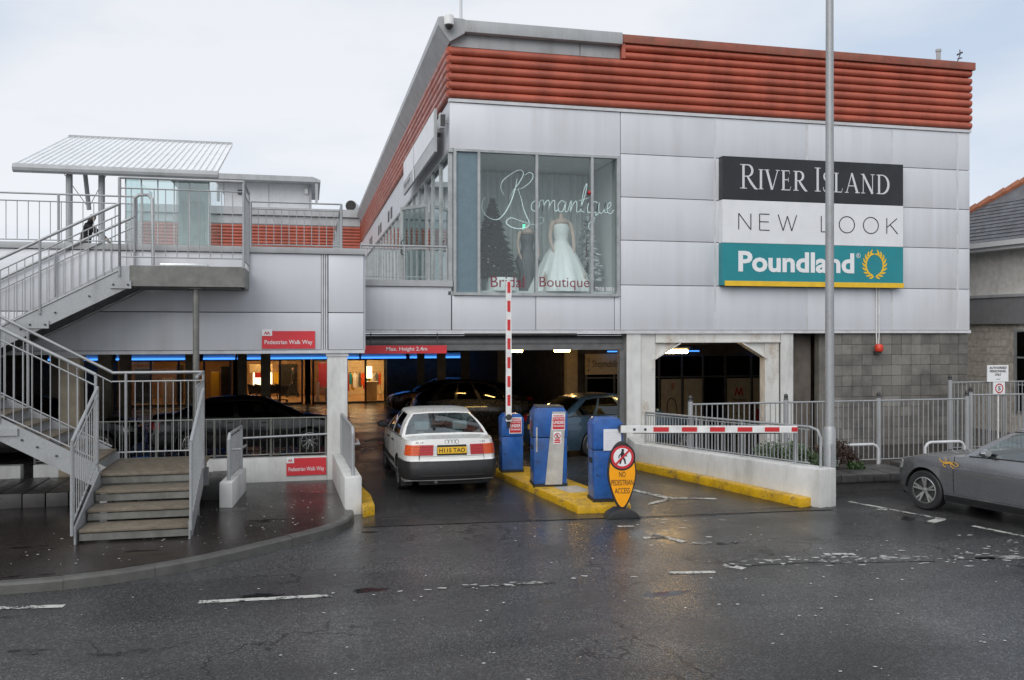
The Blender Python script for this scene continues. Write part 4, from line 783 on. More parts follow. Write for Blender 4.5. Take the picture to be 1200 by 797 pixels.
box('wall_lamp', 'dark_steel', ph, -3.9, -3.5, 52.85, 53.0, 10.75, 11.0); box('wall_lamp', 'barrier_white', ph, -.15, .05, 52.8, 52.99, 10.9, 11.2)

# glass lift lobby under a mono-pitch canopy
lob = thing('glass_lobby', (-3, 21, 3.9), 'green tinted glass lobby under a ribbed white canopy on the deck', 'kiosk')
C0 = Vector((-6.15, 20.95, 6.42)); C1 = Vector((-1.99, 20.95, 6.42)); C2 = Vector((-2.02, 25.4, 7.96)); C3 = Vector((-6.17, 25.4, 7.96)); up = Vector((0, 0, .05))
MB().add([C0, C1, C2, C3, C0 + up, C1 + up, C2 + up, C3 + up], [(3, 2, 1, 0), (4, 5, 6, 7), (0, 1, 5, 4), (1, 2, 6, 5), (2, 3, 7, 6), (3, 0, 4, 7)]).build('canopy', 'roof_sheet', lob)
for i in range(31):
    k = i / 30; MB().bar(C0.lerp(C1, k) + Vector((0, 0, .065)), C3.lerp(C2, k) + Vector((0, 0, .06)), .02, .035).build('canopy_rib', 'roof_sheet', lob)
MB().tube([C0 + Vector((-.03, -.06, -.04)), C1 + Vector((.03, -.06, -.04))], .10, 10).build('gutter', 'grey_trim', lob, smooth=True); MB().bar(C3 + up, C2 + up, .1, .1).build('ridge', 'grey_trim', lob)
MB().bar(Vector((-4.0, 21.12, 6.38)), Vector((-2.1, 21.12, 6.38)), .1, .1).build('eave_beam', 'dark_steel', lob)
for x, y in ((-5.12, 21.1), (-4.5, 21.3)): MB().tube([(x, y, 3.9), (x, y, 6.42)], .07, 10).build('post', 'galvanised', lob, smooth=True)
MB().tube([(-4.95, 21.7, 6.6), (-4.85, 21.7, 5.62)], .05, 8).build('strut', 'grey_trim', lob); 
for q in (-5.5, -4.4): MB().tube([(-4.86, 21.7, 5.66), (q, 21.7, 6.6)], .008, 5).build('stay_wire', 'dark_steel', lob)
gx = [-3.98, -3.65, -3.3, -2.95, -2.62, -2.2]; GY = 21.2
for a, b in zip(gx[:-1], gx[1:]): box('pane', 'lobby_glass', lob, a + .012, b - .012, GY, GY + .012, 3.9, 6.3)
for i in range(5): box('pane', 'lobby_glass', lob, -3.99, -3.978, GY + .02 + i * .7, GY + .7 + i * .7, 3.9, 6.5); box('pane', 'lobby_glass', lob, -2.19, -2.178, GY + .02 + i * .7, GY + .7 + i * .7, 3.9, 6.5)
for x in gx: box('mullion', 'alu_frame', lob, x - .012, x + .012, GY - .01, GY + .03, 3.9, 6.32)
box('head_beam', 'shutter_steel', lob, -4.0, -2.17, GY - .03, GY + .1, 6.3, 6.44); box('lift_shaft', 'render_cream', lob, -3.05, -2.25, 22.6, 24.0, 3.9, 7.0); box('lift_door', 'pale_metal', lob, -2.95, -2.45, 22.56, 22.6, 3.9, 6.0)

# ------------------------------------------------------------------ steel staircase
st = thing('steel_staircase', (-2.2, 12.2, 0), 'galvanised dog leg staircase with timber topped treads rising to the deck', 'staircase')
def tread(x0, x1, y0, y1, z): 
    o = box('tread', 'timber_tread', st, x0, x1, y0, y1, z - .04, z, .006); return o
def nosing(x0, x1, y0, y1, z): return box('nosing', 'grimy_steel', st, x0, x1, y0, y1, z - .145, z - .055)
GO = .45
for k in range(3):
    y = 12.25 + k * GO; z = .29 + .17 * k; tread(-2.86, -1.52, y, y + GO + .02, z); nosing(-2.86, -1.52, y + .02, y + .05, z)
tread(-2.95, -1.55, 13.6, 15.16, .80); nosing(-2.95, -1.52, 13.62, 13.66, .80)
box('landing_frame', 'grimy_steel', st, -2.9, -1.6, 13.66, 15.1, .60, .757)
def stringer(pts, y0, y1, m='grimy_steel'): return MB().prism(pts, y0, y1, 'y').build('stringer', m, st)
for x in (-2.90, -1.51): MB().prism([(12.22, .11), (12.5, .11), (13.68, .55), (13.68, .84), (13.55, .84), (12.2, .33)], x - .012, x + .012, 'x').build('stringer', 'galvanised', st)
for x, y in ((-2.88, 15.1), (-1.62, 15.1), (-2.88, 13.8), (-1.62, 13.8)): MB().box(x - .05, x + .05, y - .05, y + .05, .1, .62).build('leg', 'galvanised', st)
# second flight, to the left, front
r2, g2 = .17, .32
for k in range(1, 9):
    x = -2.97 - (k - 1) * g2; tread(x - g2 - .02, x, 13.80, 15.12, .80 + r2 * k)
def z2(x): return .80 + (r2 / g2) * (-2.97 - x)
for y in (13.755, 15.145): stringer([(-2.93, .56), (-2.93, .88), (-3.05, .97), (-5.6, z2(-5.6) + .18), (-5.6, z2(-5.6) - .14)], y - .02, y + .02, 'galvanised')
# half landing, outside the picture, and third flight up to the deck
tread(-6.9, -5.53, 13.76, 16.5, 2.33)
for x, y in ((-6.8, 13.85), (-6.8, 16.4), (-5.6, 13.85), (-5.6, 16.4)): MB().box(x - .05, x + .05, y - .05, y + .05, .1, 2.29).build('leg', 'galvanised', st)
r3, g3 = .1745, .329
for k in range(1, 9): x = -5.53 + (k - 1) * g3; tread(x, x + g3 + .02, 15.30, 16.46, 2.33 + r3 * k)
def z3(x): return 2.33 + (r3 / g3) * (x + 5.53)
for y in (15.255, 16.49): stringer([(-5.6, z3(-5.6) - .18), (-5.6, z3(-5.6) + .14), (-2.98, 3.90), (-2.80, 3.90), (-2.80, 3.56)], y - .02, y + .02, 'galvanised')
box('soffit', 'dark_steel', st, -2.79, -1.1, 15.29, 16.47, 3.57, 3.61); box('landing_beam', 'grimy_steel', st, -2.795, -1.02, 15.235, 15.275, 3.58, 3.915); box('landing_beam', 'grimy_steel', st, -1.06, -1.02, 15.277, 16.5, 3.58, 3.915); tread(-2.90, -1.06, 15.28, 16.5, 3.90)
mb = MB(); mb.add([(-5.6, 15.29, z3(-5.6) - .15), (-2.80, 15.29, 3.60), (-2.80, 16.46, 3.60), (-5.6, 16.46, z3(-5.6) - .15)], [(0, 1, 2, 3)]); mb.build('flight_soffit', 'dark_steel', st, fix=False)
MB().tube([(-1.80, 15.40, .1), (-1.80, 15.40, 3.58)], .052, 10).build('support_post', 'grimy_steel', st, smooth=True); box('post_plate', 'grimy_steel', st, -1.9, -1.7, 15.3, 15.5, 3.55, 3.58)
for x in (-4.15, -2.93): 
    z = min(z3(x), 3.90); box('fixing_plate', 'galvanised', st, x - .16, x + .16, 15.205, 15.232, z - .17, z - .05)
    for q in (-.11, .11): MB().tube([(x + q, 15.205, z - .11), (x + q, 15.19, z - .11)], .018, 6).build('bolt', 'dark_steel', st)
box('fixing_plate', 'galvanised', st, -4.3, -4.0, 13.705, 13.733, z2(-4.15) - .06, z2(-4.15) + .04)
for x in (-3.3, -3.5, -3.75, -3.95): MB().tube([(x, 13.735, z2(x) - .02), (x, 13.71, z2(x) - .02)], .016, 6).build('bolt', 'dark_steel', st)
for x in (-3.4, -3.9, -4.4): MB().tube([(x, 15.235, z3(x) - .05), (x, 15.21, z3(x) - .05)], .016, 6).build('bolt', 'dark_steel', st)
# its railings
rr = lambda *a, **k: railing(st, *a, **k)
rr((-2.93, 12.2, .27), (-2.93, 13.6, .88), 1.16, space=.11, posts=(0, 1), gap=.12); rr((-1.49, 12.2, .27), (-1.49, 13.6, .88), 1.12, space=.11, posts=(0, 1), gap=.12)
rr((-1.58, 13.6, .84), (-1.66, 15.16, .84), 1.34, space=.11, posts=(1,), gap=.14); rr((-3.05, 15.16, .84), (-1.66, 15.16, .84), 1.34, space=.115, posts=(.15,), gap=.14, low=.06)
rr((-2.98, 13.73, .92), (-5.5, 13.73, z2(-5.5) + .12), 1.30, space=.115, posts=(0, .5, 1), gap=.16, low=.08); rr((-3.05, 15.16, .92), (-5.5, 15.16, z2(-5.5) + .12), 1.27, space=.125, posts=(.5, 1), gap=.16, low=.08)
rr((-5.5, 15.23, z3(-5.5) + .08), (-2.95, 15.23, z3(-2.95) + .08), 1.13, space=.115, posts=(0, .54, 1), gap=.18, low=.06); rr((-5.5, 16.48, z3(-5.5) + .08), (-2.95, 16.48, z3(-2.95) + .08), 1.08, space=.125, posts=(0, .5, 1), gap=.18, low=.06)
rr((-2.95, 15.23, 3.93), (-1.03, 15.23, 3.93), 1.40, space=.165, posts=(0, 1), gap=.17, low=.12); rr((-1.03, 15.23, 3.93), (-1.03, 16.5, 3.93), 1.40, space=.13, posts=(1,), gap=.17, low=.1)
MB().tube([(-2.95, 16.48, 4.86), (-2.95, 16.48, 5.18), (-2.87, 16.48, 5.24), (-2.72, 16.44, 5.24), (-2.64, 16.38, 5.16), (-2.62, 16.35, 4.0)], .03, 8).build('newel_hoop', 'galvanised', st, smooth=True); MB().tube([(-2.95, 15.23, 5.02), (-2.95, 15.23, 5.33)], .026, 8).build('handrail_riser', 'galvanised', st, smooth=True)
box('light_cover', 'lamp_clear', st, -2.35, -1.6, 15.26, 15.7, 3.905, 3.965, .025)

# ------------------------------------------------------------------ pedestrian ramp walls and kerbs
def ramp_wall(name, label, pts0, pts1, z, zb):
    t = thing(name, (*pts0[0], 0), label, 'wall'); MB().prism(pts0, -.02, z, 'z').build('wall', 'white_concrete', t, bevel=.025, smooth=True); return t
t = ramp_wall('ramp_wall', 'short white concrete stub wall with a hoop rail beside the staircase', [(-1.33, 14.28), (-1.13, 14.23), (-1.02, 15.75), (-1.22, 15.75)], None, .50, 0)
def hoop_panel(t, a, b, z, h):
    a, b = Vector((*a, z)), Vector((*b, z)); Z = Vector((0, 0, 1)); d = (b - a).normalized()
    mb = MB(); mb.tube([a - Z * .1, a + Z * (h - .08), a + Z * h + d * .06, b + Z * h, b - Z * .1], .028, 8); o = mb.build('hoop_rail', 'galvanised', t, smooth=True)
    me = baluster_mesh(h - .1, .01); L = (b - a).length
    for i in range(1, int(L / .1)): piece('baluster', me, o, a + d * (i * .1) + Z * .05)
    MB().tube([a + Z * .05 + d * .02, b + Z * .05], .014, 6).build('bottom_rail', 'galvanised', t); MB().tube([a + Z * h * .62 + d * .3, a + Z * h * .62 + d * .3 + Vector((.12, 0, 0)), a + Z * h * .62 + d * .8 + Vector((.14, 0, 0))], .02, 6).build('handrail', 'galvanised', t, smooth=True)
hoop_panel(t, (-1.20, 14.45), (-1.10, 15.65), .50, .72)
t = ramp_wall('ramp_wall', 'white concrete ramp wall with a hoop rail between the footway and the vehicle lane', [(.56, 13.78), (.83, 13.84), (.72, 16.6), (.45, 16.6)], None, .58, 0)
hoop_panel(t, (.70, 13.98), (.62, 16.4), .58, .74)
t = thing('yellow_kerb', (.95, 13.8, 0), 'short yellow painted kerb beside the white ramp wall', 'kerb'); MB().prism([(.835, 13.6), (1.02, 13.72), (1.02, 14.6), (.80, 16.6), (.75, 16.6)], -.02, .16).build('kerb', 'yellow_paint', t, bevel=.02, smooth=True)
# row of dark stone edging blocks by the staircase
eb = thing('stone_edging', (-3, 15, .1), 'row of dark wet stone blocks edging the bed behind the stairs', 'edging')
for i in range(19): x = -7.6 + i * .33; box('block', 'dark_stone', eb, x + .006, x + .324, 14.95 + rng.uniform(-.01, .01), 16.55, .08, .33 + rng.uniform(-.008, .008), .015) if x < -1.4 else None

# right wall of the exit lane with yellow kerb and railing
wp = [(8.03, 12.60), (8.40, 12.72), (7.05, 17.3), (7.3, 18.55), (7.0, 18.6), (6.68, 17.25)]
t = thing('exit_wall', (8.2, 12.65, 0), 'long low white concrete wall beside the exit lane', 'wall')
mb = MB(); n = 6; zz = [.62, .62, .50, .47, .47, .50]; mb.v = [(a, b, -.1) for a, b in wp] + [(p[0], p[1], z) for p, z in zip(wp, zz)]; mb.f = [tuple(range(n)), tuple(range(n, 2 * n))] + [(i, (i + 1) % n, n + (i + 1) % n, n + i) for i in range(n)]; mb.build('wall', 'white_concrete', t, bevel=.03, smooth=True)
t = thing('yellow_kerb', (7.6, 13, 0), 'long yellow painted kerb at the foot of the white exit wall', 'kerb'); MB().prism([(7.75, 12.72), (7.98, 12.78), (6.70, 17.2), (6.52, 17.2)], -.02, .15).build('kerb', 'yellow_paint', t, bevel=.025, smooth=True)
t = thing('exit_railing', (8, 13, .6), 'dense galvanised bar railing on the white exit wall', 'railing'); railing(t, (8.12, 13.05, .60), (6.88, 17.2, .49), .66, space=.085, posts=(.07, .36, .64, 1), low=.06, gap=.05, tr=.02, br=.010); MB().tube([(8.12, 13.05, 1.26), (8.17, 12.90, 1.22), (8.19, 12.84, 1.1), (8.19, 12.84, .6)], .024, 8).build('end_bend', 'galvanised', t, smooth=True)

# island, barrier machines, ticket machine
isl = thing('traffic_island', (4.3, 15, 0), 'raised yellow painted island between the two barrier lanes', 'island'); MB().prism([(4.10, 13.08), (4.95, 12.98), (5.02, 13.3), (4.45, 17.0), (4.1, 17.25), (3.55, 17.0)], -.02, .13).build('kerb', 'yellow_paint', isl, bevel=.025, smooth=True); MB().prism([(4.3, 14.15), (4.72, 14.18), (4.60, 14.75), (4.18, 14.70)], .13, .137).build('cover_plate', 'pale_metal', isl)
def cabinet(name, label, x, y, wd, dp, h, rz=0):
    t = thing(name, (x, y, .12), label, 'barrier' if 'barrier' in name else 'machine', rz=rz); a, d = wd / 2, dp / 2
    box('plinth', 'black_plastic', t, -a, a, -d, d, 0, .06); MB().box(-a + .01, a - .01, -d + .01, d - .01, .06, h * .62).build('lower_door', 'blue_paint', t, bevel=.012, smooth=True); MB().prism([(-a, h * .63), (-a, h * .93), (-a + .07, h), (a - .07, h), (a, h * .93), (a, h * .63)], -d, d, 'y').build('hood', 'blue_paint', t, bevel=.012, smooth=True)
    for z in (.14, .46): box('hinge', 'dark_steel', t, a - .012, a + .006, -d - .004, -d + .03, h * z, h * z + .07)
    box('vent_grille', 'seam', t, -a - .003, -a + .012, -.08, .08, h * .46, h * .52)
    MB().tube([(-a + .06, -d + .004, h * .33), (-a + .06, -d - .006, h * .33)], .014, 8).build('lock', 'dark_steel', t); return t
def warning(t, x0, x1, z0, z1, y):
    s_ = box('warning_sticker', 'letter_white', t, x0, x1, y - .004, y, z0, z1); h = z1 - z0; k = x1 - x0
    box('red_field', 'letter_red', t, x0 + .01, x1 - .01, y - .006, y - .0045, z0 + .015, z0 + h * .80)
    for b_, zz_, hh, m_ in (('WARNING', .84, .12, 'letter_red'), ('DO NOT WALK', .66, .09, 'letter_white'), ('UNDER', .38, .20, 'letter_white'), ('THE BARRIER', .20, .10, 'letter_white')): text('lettering', b_, m_, t, (x0 + .08 * k, y - .0075, z0 + zz_ * h), .84 * k, hh * h, bold=.02)
def arm(t, p, q, n, th=.11):
    a = MB().bar(p, q, .05, th, up=(0, 1, 0) if abs((Vector(q) - Vector(p)).normalized().z) > .9 else (0, 0, 1)); o = a.build('arm', 'barrier_white', t, bevel=.008); p, q = Vector(p), Vector(q); return o, p, q
rz1 = R(-3)
b1 = cabinet('barrier', 'blue barrier cabinet with its striped arm raised, beside the white saloon', 3.86, 16.62, .43, .40, 1.13, rz1); warning(b1, -.07, .17, .76, 1.07, -.203)
o = MB().box(-.145, -.035, -.275, -.225, 1.0, 3.68).build('arm', 'barrier_white', b1, bevel=.008)
for k in range(7): z = 1.30 + k * .36; box('red_stripe', 'barrier_red', o, -.1465 + .027, -.0335 - .027, -.279, -.2755, z, z + .21)
MB().tube([(-.09, -.28, 1.08), (-.09, -.18, 1.08)], .06, 12).build('pivot', 'dark_steel', b1); MB().bar((-.12, -.205, .98), (-.06, -.205, .98), .06, .2).build('arm_bracket', 'black_plastic', b1)
tm = cabinet('ticket_machine', 'blue ticket machine with a slanted pale front panel and warning notices', 4.17, 15.02, .60, .5, 1.39, R(-6))
MB().prism([(-.10, .05), (.20, .05), (.26, 1.32), (.03, 1.32)], -.262, -.252, 'y').build('front_panel', 'pale_metal', tm); box('top_lid', 'dark_steel', tm, -.24, .24, -.24, .24, 1.385, 1.41, .01); warning(tm, .02, .25, 1.0, 1.28, -.264)
box('notice', 'letter_white', tm, .045, .185, -.267, -.263, .76, .97); ribbons('prohibition_mark', [(arc(.115, .895, .05, .05, 0, 360, 20), .013), ([(.08, .93), (.15, .86)], .012)], 'letter_red', tm, (0, -.268, 0), (1, 1)); ribbons('walker_mark', [([(.115, .925), (.112, .89)], .02), ([(.112, .89), (.095, .86)], .01), ([(.112, .89), (.13, .862)], .01)], 'letter_black', tm, (0, -.2675, 0), (1, 1), ext=.002)
for i in range(2): box('red_line', 'letter_red', tm, .06, .17, -.2685, -.2672, .775 + i * .035, .80 + i * .035)
box('card_reader', 'dark_steel', tm, -.306, -.299, -.12, .10, .85, 1.15); box('ticket_slot', 'seam', tm, -.309, -.305, -.08, .06, .98, 1.0); box('call_button', 'letter_red', tm, -.312, -.305, -.02, .02, 1.06, 1.10)
for z in (.25, .62, 1.0): box('hinge', 'dark_steel', tm, .299, .312, -.20, -.17, z, z + .09)
box('side_slot', 'pale_metal', tm, -.262, -.235, -.256, -.2505, .62, 1.05)
b3 = cabinet('barrier', 'blue barrier cabinet with a pale notice and its striped arm lowered across the exit', 4.68, 13.45, .48, .42, 1.34, R(-4)); nt_ = box('notice', 'paper', b3, -.08, .21, -.216, -.211, .83, 1.17)
for i in range(7): box('printed_line', 'letter_grey', nt_, -.05, .17 - .03 * (i % 3), -.2185, -.2165, .87 + i * .04, .878 + i * .04)
a0, a1 = Vector((.18, -.30, 1.175)), Vector((3.25, -.12, 1.10)); o = MB().bar(a0, a1, .05, .115).build('arm', 'barrier_white', b3, bevel=.008); dv = a1 - a0
for k in range(6):
    f0, f1 = .175 + k * .158, .175 + k * .158 + .085; c0, c1 = a0 + dv * f0 - Vector((0, .0275, 0)), a0 + dv * min(f1, 1); MB().bar(c0, c1 - Vector((0, .0275, 0)), .006, .072).build('red_stripe', 'barrier_red', o)
for f in (.07, .13): c = a0 + dv * f; MB().tube([c - Vector((0, .035, 0)), c - Vector((0, .025, 0))], .022, 8).build('bolt', 'dark_steel', o)
MB().tube([(.22, -.27, 1.175), (.22, -.15, 1.175)], .07, 12).build('pivot', 'dark_steel', b3); MB().bar(a1 + Vector((-.3, 0, -.065)), a0 + Vector((.2, 0, -.065)), .03, .012).build('arm_edge', 'dark_steel', o)
# oval amber sign
sg = thing('pavement_sign', (4.69, 12.70, 0), 'egg shaped amber sign reading No Pedestrian Access on a black rubber foot', 'sign', rz=R(-6))
def egg(k, dz=0): return [(k * .225 * math.cos(a) * (1 - .36 * max(0, -math.sin(a)) ** 1.3), .665 + dz + (.50 * k if math.sin(a) > 0 else .56 * k) * math.sin(a)) for a in np.linspace(0, 2 * math.pi, 40, endpoint=False)]
MB().prism([(-.27, 0), (.27, 0), (.22, .07), (.10, .14), (-.10, .14), (-.22, .07)], -.16, .16, 'y').build('foot', 'rubber', sg, bevel=.02, smooth=True); MB().prism(egg(1.0), -.03, .03, 'y').build('rim', 'rubber', sg, bevel=.01, smooth=True); MB().prism(egg(.90), -.036, -.031, 'y').build('amber_face', 'sign_amber', sg); MB().prism(egg(.90), .031, .036, 'y').build('amber_face', 'sign_amber', sg)
disc = lambda r_, z_: [(r_ * math.cos(a), z_ + r_ * math.sin(a)) for a in np.linspace(0, 2 * math.pi, 32, endpoint=False)]
MB().prism(disc(.205, .925), -.040, -.0365, 'y').build('black_disc', 'letter_black', sg); MB().prism(disc(.178, .925), -.044, -.0405, 'y').build('red_disc', 'letter_red', sg); MB().prism(disc(.14, .925), -.047, -.0445, 'y').build('white_disc', 'letter_white', sg)
ribbons('walker_mark', [(arc(.005, 1.03, .012, .012, 0, 360, 10), .024), ([(.0, 1.01), (-.005, .93)], [.05, .045]), ([(-.005, .94), (-.04, .82)], [.035, .022]), ([(-.005, .94), (.035, .88), (.045, .82)], [.035, .022]), ([(.0, 1.0), (-.05, .95), (-.06, .91)], .017), ([(.0, 1.0), (.05, .95), (.07, .94)], .017)], 'letter_black', sg, (0, -.047, 0), (1, 1), ext=.001); ribbons('slash', [([(.10, 1.025), (-.10, .825)], .03)], 'letter_red', sg, (0, -.053, 0), (1, 1))
for b_, zz_, k in (('NO', .62, .10), ('PEDESTRIAN', .495, .345), ('ACCESS', .37, .235)): text('lettering', b_, 'letter_black', sg, (-k / 2, -.037, zz_), k, .085)

# lamp post (its head is above the picture)
lp = thing('lamp_post', (8.62, 13.25, 0), 'tall galvanised lamp post behind the end of the white exit wall', 'lamp post'); MB().tube([(8.62, 13.25, -.05), (8.62, 13.25, 1.18), (8.62, 13.25, 1.24)], [.104, .104, .076], 16).build('base', 'galvanised', lp, smooth=True); MB().tube([(8.62, 13.25, 1.2), (8.62, 13.25, 10.0)], [.076, .06], 14).build('pole', 'galvanised', lp, smooth=True); MB().tube([(8.62, 13.25, 9.95), (8.5, 13.0, 10.2), (8.3, 12.4, 10.35)], .035, 8).build('arm', 'galvanised', lp, smooth=True); MB().lathe([(.02, .1), (.14, .06), (.17, 0), (.1, -.06), (.01, -.07)], (8.22, 12.2, 10.33), 12).build('lamp_head', 'grey_trim', lp, smooth=True); box('access_door', 'galvanised', lp, 8.58, 8.66, 13.14, 13.15, .5, .95)
# planter bed and shrubs
pb = thing('planter_edge', (10, 13.8, 0), 'low planter edged with dark wet stone blocks in front of the fence', 'planter'); box('base', 'dark_stone', pb, 8.9, 14.4, 13.82, 14.1, -.02, .17)
for i in range(17): x = 8.86 + i * .325; box('block', 'dark_stone', pb, x + .006, x + .319, 13.74 + rng.uniform(-.012, .012), 14.32, .17, .30 + rng.uniform(-.006, .006), .015)
struct(flat('planter_soil', 'soil', [(8.6, 14.3), (14.4, 14.3), (14.4, 15.1), (7.9, 15.1), (7.9, 13.9)], .22)); struct(flat('footway', 'pavement_asphalt', [(7.5, 15.1), (16.5, 15.1), (16.5, 18.62), (7.4, 18.62)], .10)); box('step', 'dark_stone', pb, 11.0, 12.1, 14.35, 14.9, .2, .34, .02); box('step', 'dark_stone', pb, 10.2, 10.9, 14.5, 14.9, .2, .28, .02)
def shrub(x, y, z, rx, ry, h, n, m, label, size=.035):
    t = thing('shrub', (x, y, z), label, 'shrub'); mb = MB(); lf = MB()
    for i in range(9):
        a = rng.uniform(0, 6.28); q = rng.uniform(.3, .9); p0 = Vector((x, y, z)); p2 = Vector((x + rx * q * math.cos(a), y + ry * q * math.sin(a), z + h * rng.uniform(.6, .95))); mb.tube([p0, p0.lerp(p2, .5) + Vector((0, 0, .06)), p2], [.012, .008, .003], 5)
    mb.build('stems', 'twig', t)
    cl_ = [(rng.uniform(0, 6.28), rng.uniform(.2, .85), rng.uniform(.3, .95)) for _ in range(26)]
    for i in range(n):
        a, q, hh = cl_[i % 26]; c = Vector((x + rx * q * math.cos(a), y + ry * q * math.sin(a), z + h * hh * (1 - .25 * q))) + Vector(rng.normal(0, 1, 3)) * (.085 * min(1, h)); c.z = max(c.z, z + .02)
        d = Vector(rng.normal(0, 1, 3)).normalized(); s_ = d.cross(Vector(rng.normal(0, 1, 3))).normalized(); l = size * rng.uniform(.6, 1.3); lf.add([c - d * l, c + s_ * l * .4, c + d * l, c - s_ * l * .4], [(0, 1, 2, 3)])
    lf.build('foliage', m, t, fix=False)
shrub(8.55, 14.45, .22, .75, .42, .62, 2600, 'leaf_grey', 'pale green loose shrub behind the bar railing by the lamp post'); shrub(9.35, 14.55, .22, .28, .25, .36, 900, 'leaf', 'small bright green plant in the planter beside the lamp post'); shrub(9.75, 14.75, .22, .45, .3, .55, 1900, 'leaf_brown', 'brown leaved low shrub in the planter by the fence'); shrub(10.0, 14.5, .22, .2, .18, .22, 400, 'leaf', 'small low green plant at the foot of the brown shrub')
# fence in front of the stone wall
def fence(label, pts, h, space, z, name='bar_fence', group=None, pr=.05):
    t = thing(name, (*pts[0], z), label, 'fence')
    for a, b in zip(pts[:-1], pts[1:]): railing(t, (*a, z), (*b, z), h, space=space, posts=(), low=.08, gap=.0, rail2=False, tr=.018, br=.011)
    for a in pts:
        MB().tube([(*a, z - .05), (*a, z + h + .06)], pr, 10).build('post', 'galvanised', t, smooth=True); MB().lathe([(.03, 0), (.05, .02), (.035, .05), (.045, .08), (.03, .12), (.005, .13)], (a[0], a[1], z + h + .05), 10).build('finial', 'dark_steel', t, smooth=True)
fence('long galvanised bar fence with knob topped posts along the stone wall', [(7.37, 16.07), (9.46, 16.07), (11.6, 16.07), (13.75, 16.07)], 1.30, .115, .10)
fence('galvanised bar gate fence beyond the end of the long fence', [(13.95, 16.2), (15.9, 16.1), (18.3, 16.0)], 1.42, .105, .05, 'yard_gate'); fence('taller bar fence behind the yard gate under the warning signs', [(14.6, 17.6), (17.6, 17.6)], 1.60, .11, .05, 'yard_fence')
for i, x in enumerate((10.15, 12.15)):
    t = thing('cycle_hoop', (x, 15.5, .1), 'pale tubular cycle stand ' + ('nearer the brown shrub' if i == 0 else 'behind the grey hatchback bonnet'), 'cycle stand', 'cycle stands'); MB().tube([(x, 15.35, .05), (x, 15.35, .50), (x + .05, 15.35, .57), (x + .12, 15.35, .60), (x + .80, 15.35, .60), (x + .87, 15.35, .57), (x + .92, 15.35, .50), (x + .92, 15.35, .05)], .028, 8).build('tube', 'flashing', t, smooth=True)
    for q in (x, x + .92): MB().lathe([(.07, 0), (.07, .015), (.035, .02)], (q, 15.35, .10), 10).build('foot', 'flashing', t)
t = thing('warning_sign', (15.9, 17.5, 1.6), 'white notice reading Authorised Personnel Only above the yard fence', 'sign'); box('board', 'letter_white', t, 15.52, 16.10, 17.48, 17.50, 1.66, 2.05)
for i, b_ in enumerate(('AUTHORISED', 'PERSONNEL', 'ONLY', 'no entry')): text('lettering', b_, 'letter_black', t, ((15.57, 15.58, 15.72, 15.75)[i], 17.478, (1.96, 1.88, 1.80, 1.70)[i]), (.48, .46, .18, .12)[i], (.055, .055, .055, .03)[i], bold=.02)
for x in (15.62, 16.0): MB().tube([(x, 17.52, .0), (x, 17.52, 2.0)], .022, 8).build('post', 'galvanised', t, smooth=True)
t = thing('speed_sign', (15.85, 17.47, 1.4), 'small white square sign with a red ringed 5 below the notice', 'sign'); box('board', 'letter_white', t, 15.66, 15.98, 17.455, 17.475, 1.36, 1.65); ribbons('red_ring', [(arc(15.82, 1.505, .10, .10, 0, 360, 24), .028)], 'letter_red', t, (0, 17.455, 0), (1, 1)); text('numeral', '5', 'letter_black', t, (15.785, 17.452, 1.455), .07, .10, bold=.02); MB().tube([(15.82, 17.49, .05), (15.82, 17.49, 1.4)], .02, 8).build('post', 'barrier_white', t)

# ------------------------------------------------------------------ slate roofed building at the right
nb = thing('slate_roof_building', (18.94, 22, 0), 'pale block building with grey slate hipped roof and orange ridge tiles', 'building'); A_ = math.atan(.0995); dq = Vector((-math.sin(A_), math.cos(A_), 0)); nq = Vector((math.cos(A_), math.sin(A_), 0)); P0 = Vector((18.94, 22, 0))
def nbox(name, m, a0, a1, b0, b1, z0, z1): # a along the wall, b inwards
    mb = MB(); c = [P0 + dq * a + nq * b for a, b in ((a0, b0), (a1, b0), (a1, b1), (a0, b1))]; mb.v = [(p.x, p.y, z0) for p in c] + [(p.x, p.y, z1) for p in c]; mb.f = [(3, 2, 1, 0), (4, 5, 6, 7), (0, 1, 5, 4), (1, 2, 6, 5), (2, 3, 7, 6), (3, 0, 4, 7)]; return mb.build(name, m, nb)
nbox('lower_wall', 'mortar_pale', -8, 6, .10, .4, 0, 3.05); nbox('upper_wall', 'render_cream', -8, 6, .12, .4, 3.7, 5.2); nbox('band', 'grey_band', -8, 6, -.02, .4, 3.05, 3.80); nbox('band_coping', 'grey_trim', -8, 6, -.05, .3, 3.80, 3.88); nbox('core', 'render_cream', -8, 6, .4, 9, 0, 5.2); nbox('fascia', 'letter_white', -8, 6.3, -.28, .4, 5.12, 5.34); nbox('gutter', 'letter_white', -8, 6.3, -.36, -.285, 5.22, 5.36); nbox('wall_joint', 'grey_trim', 1.18, 1.22, .10, .118, 3.9, 5.1)
for j in range(14):
    for i in range(17):
        a = -1.35 + i * .45 - (.22 if j % 2 else 0); o = nbox('block', 'block_pale', a + .006, a + .438, .085 + rng.uniform(0, .008), .099, .02 + j * .217, .02 + j * .217 + .207)
        if a + .44 > 3.6: bpy.data.objects.remove(o)
nbox('window', 'alu_frame', -3.2, -1.45, .04, .12, .6, 2.9)
for z in (.65, 1.4, 2.15): nbox('window_pane', 'dark_glass', -3.1, -1.55, .03, .036, z, z + .7)
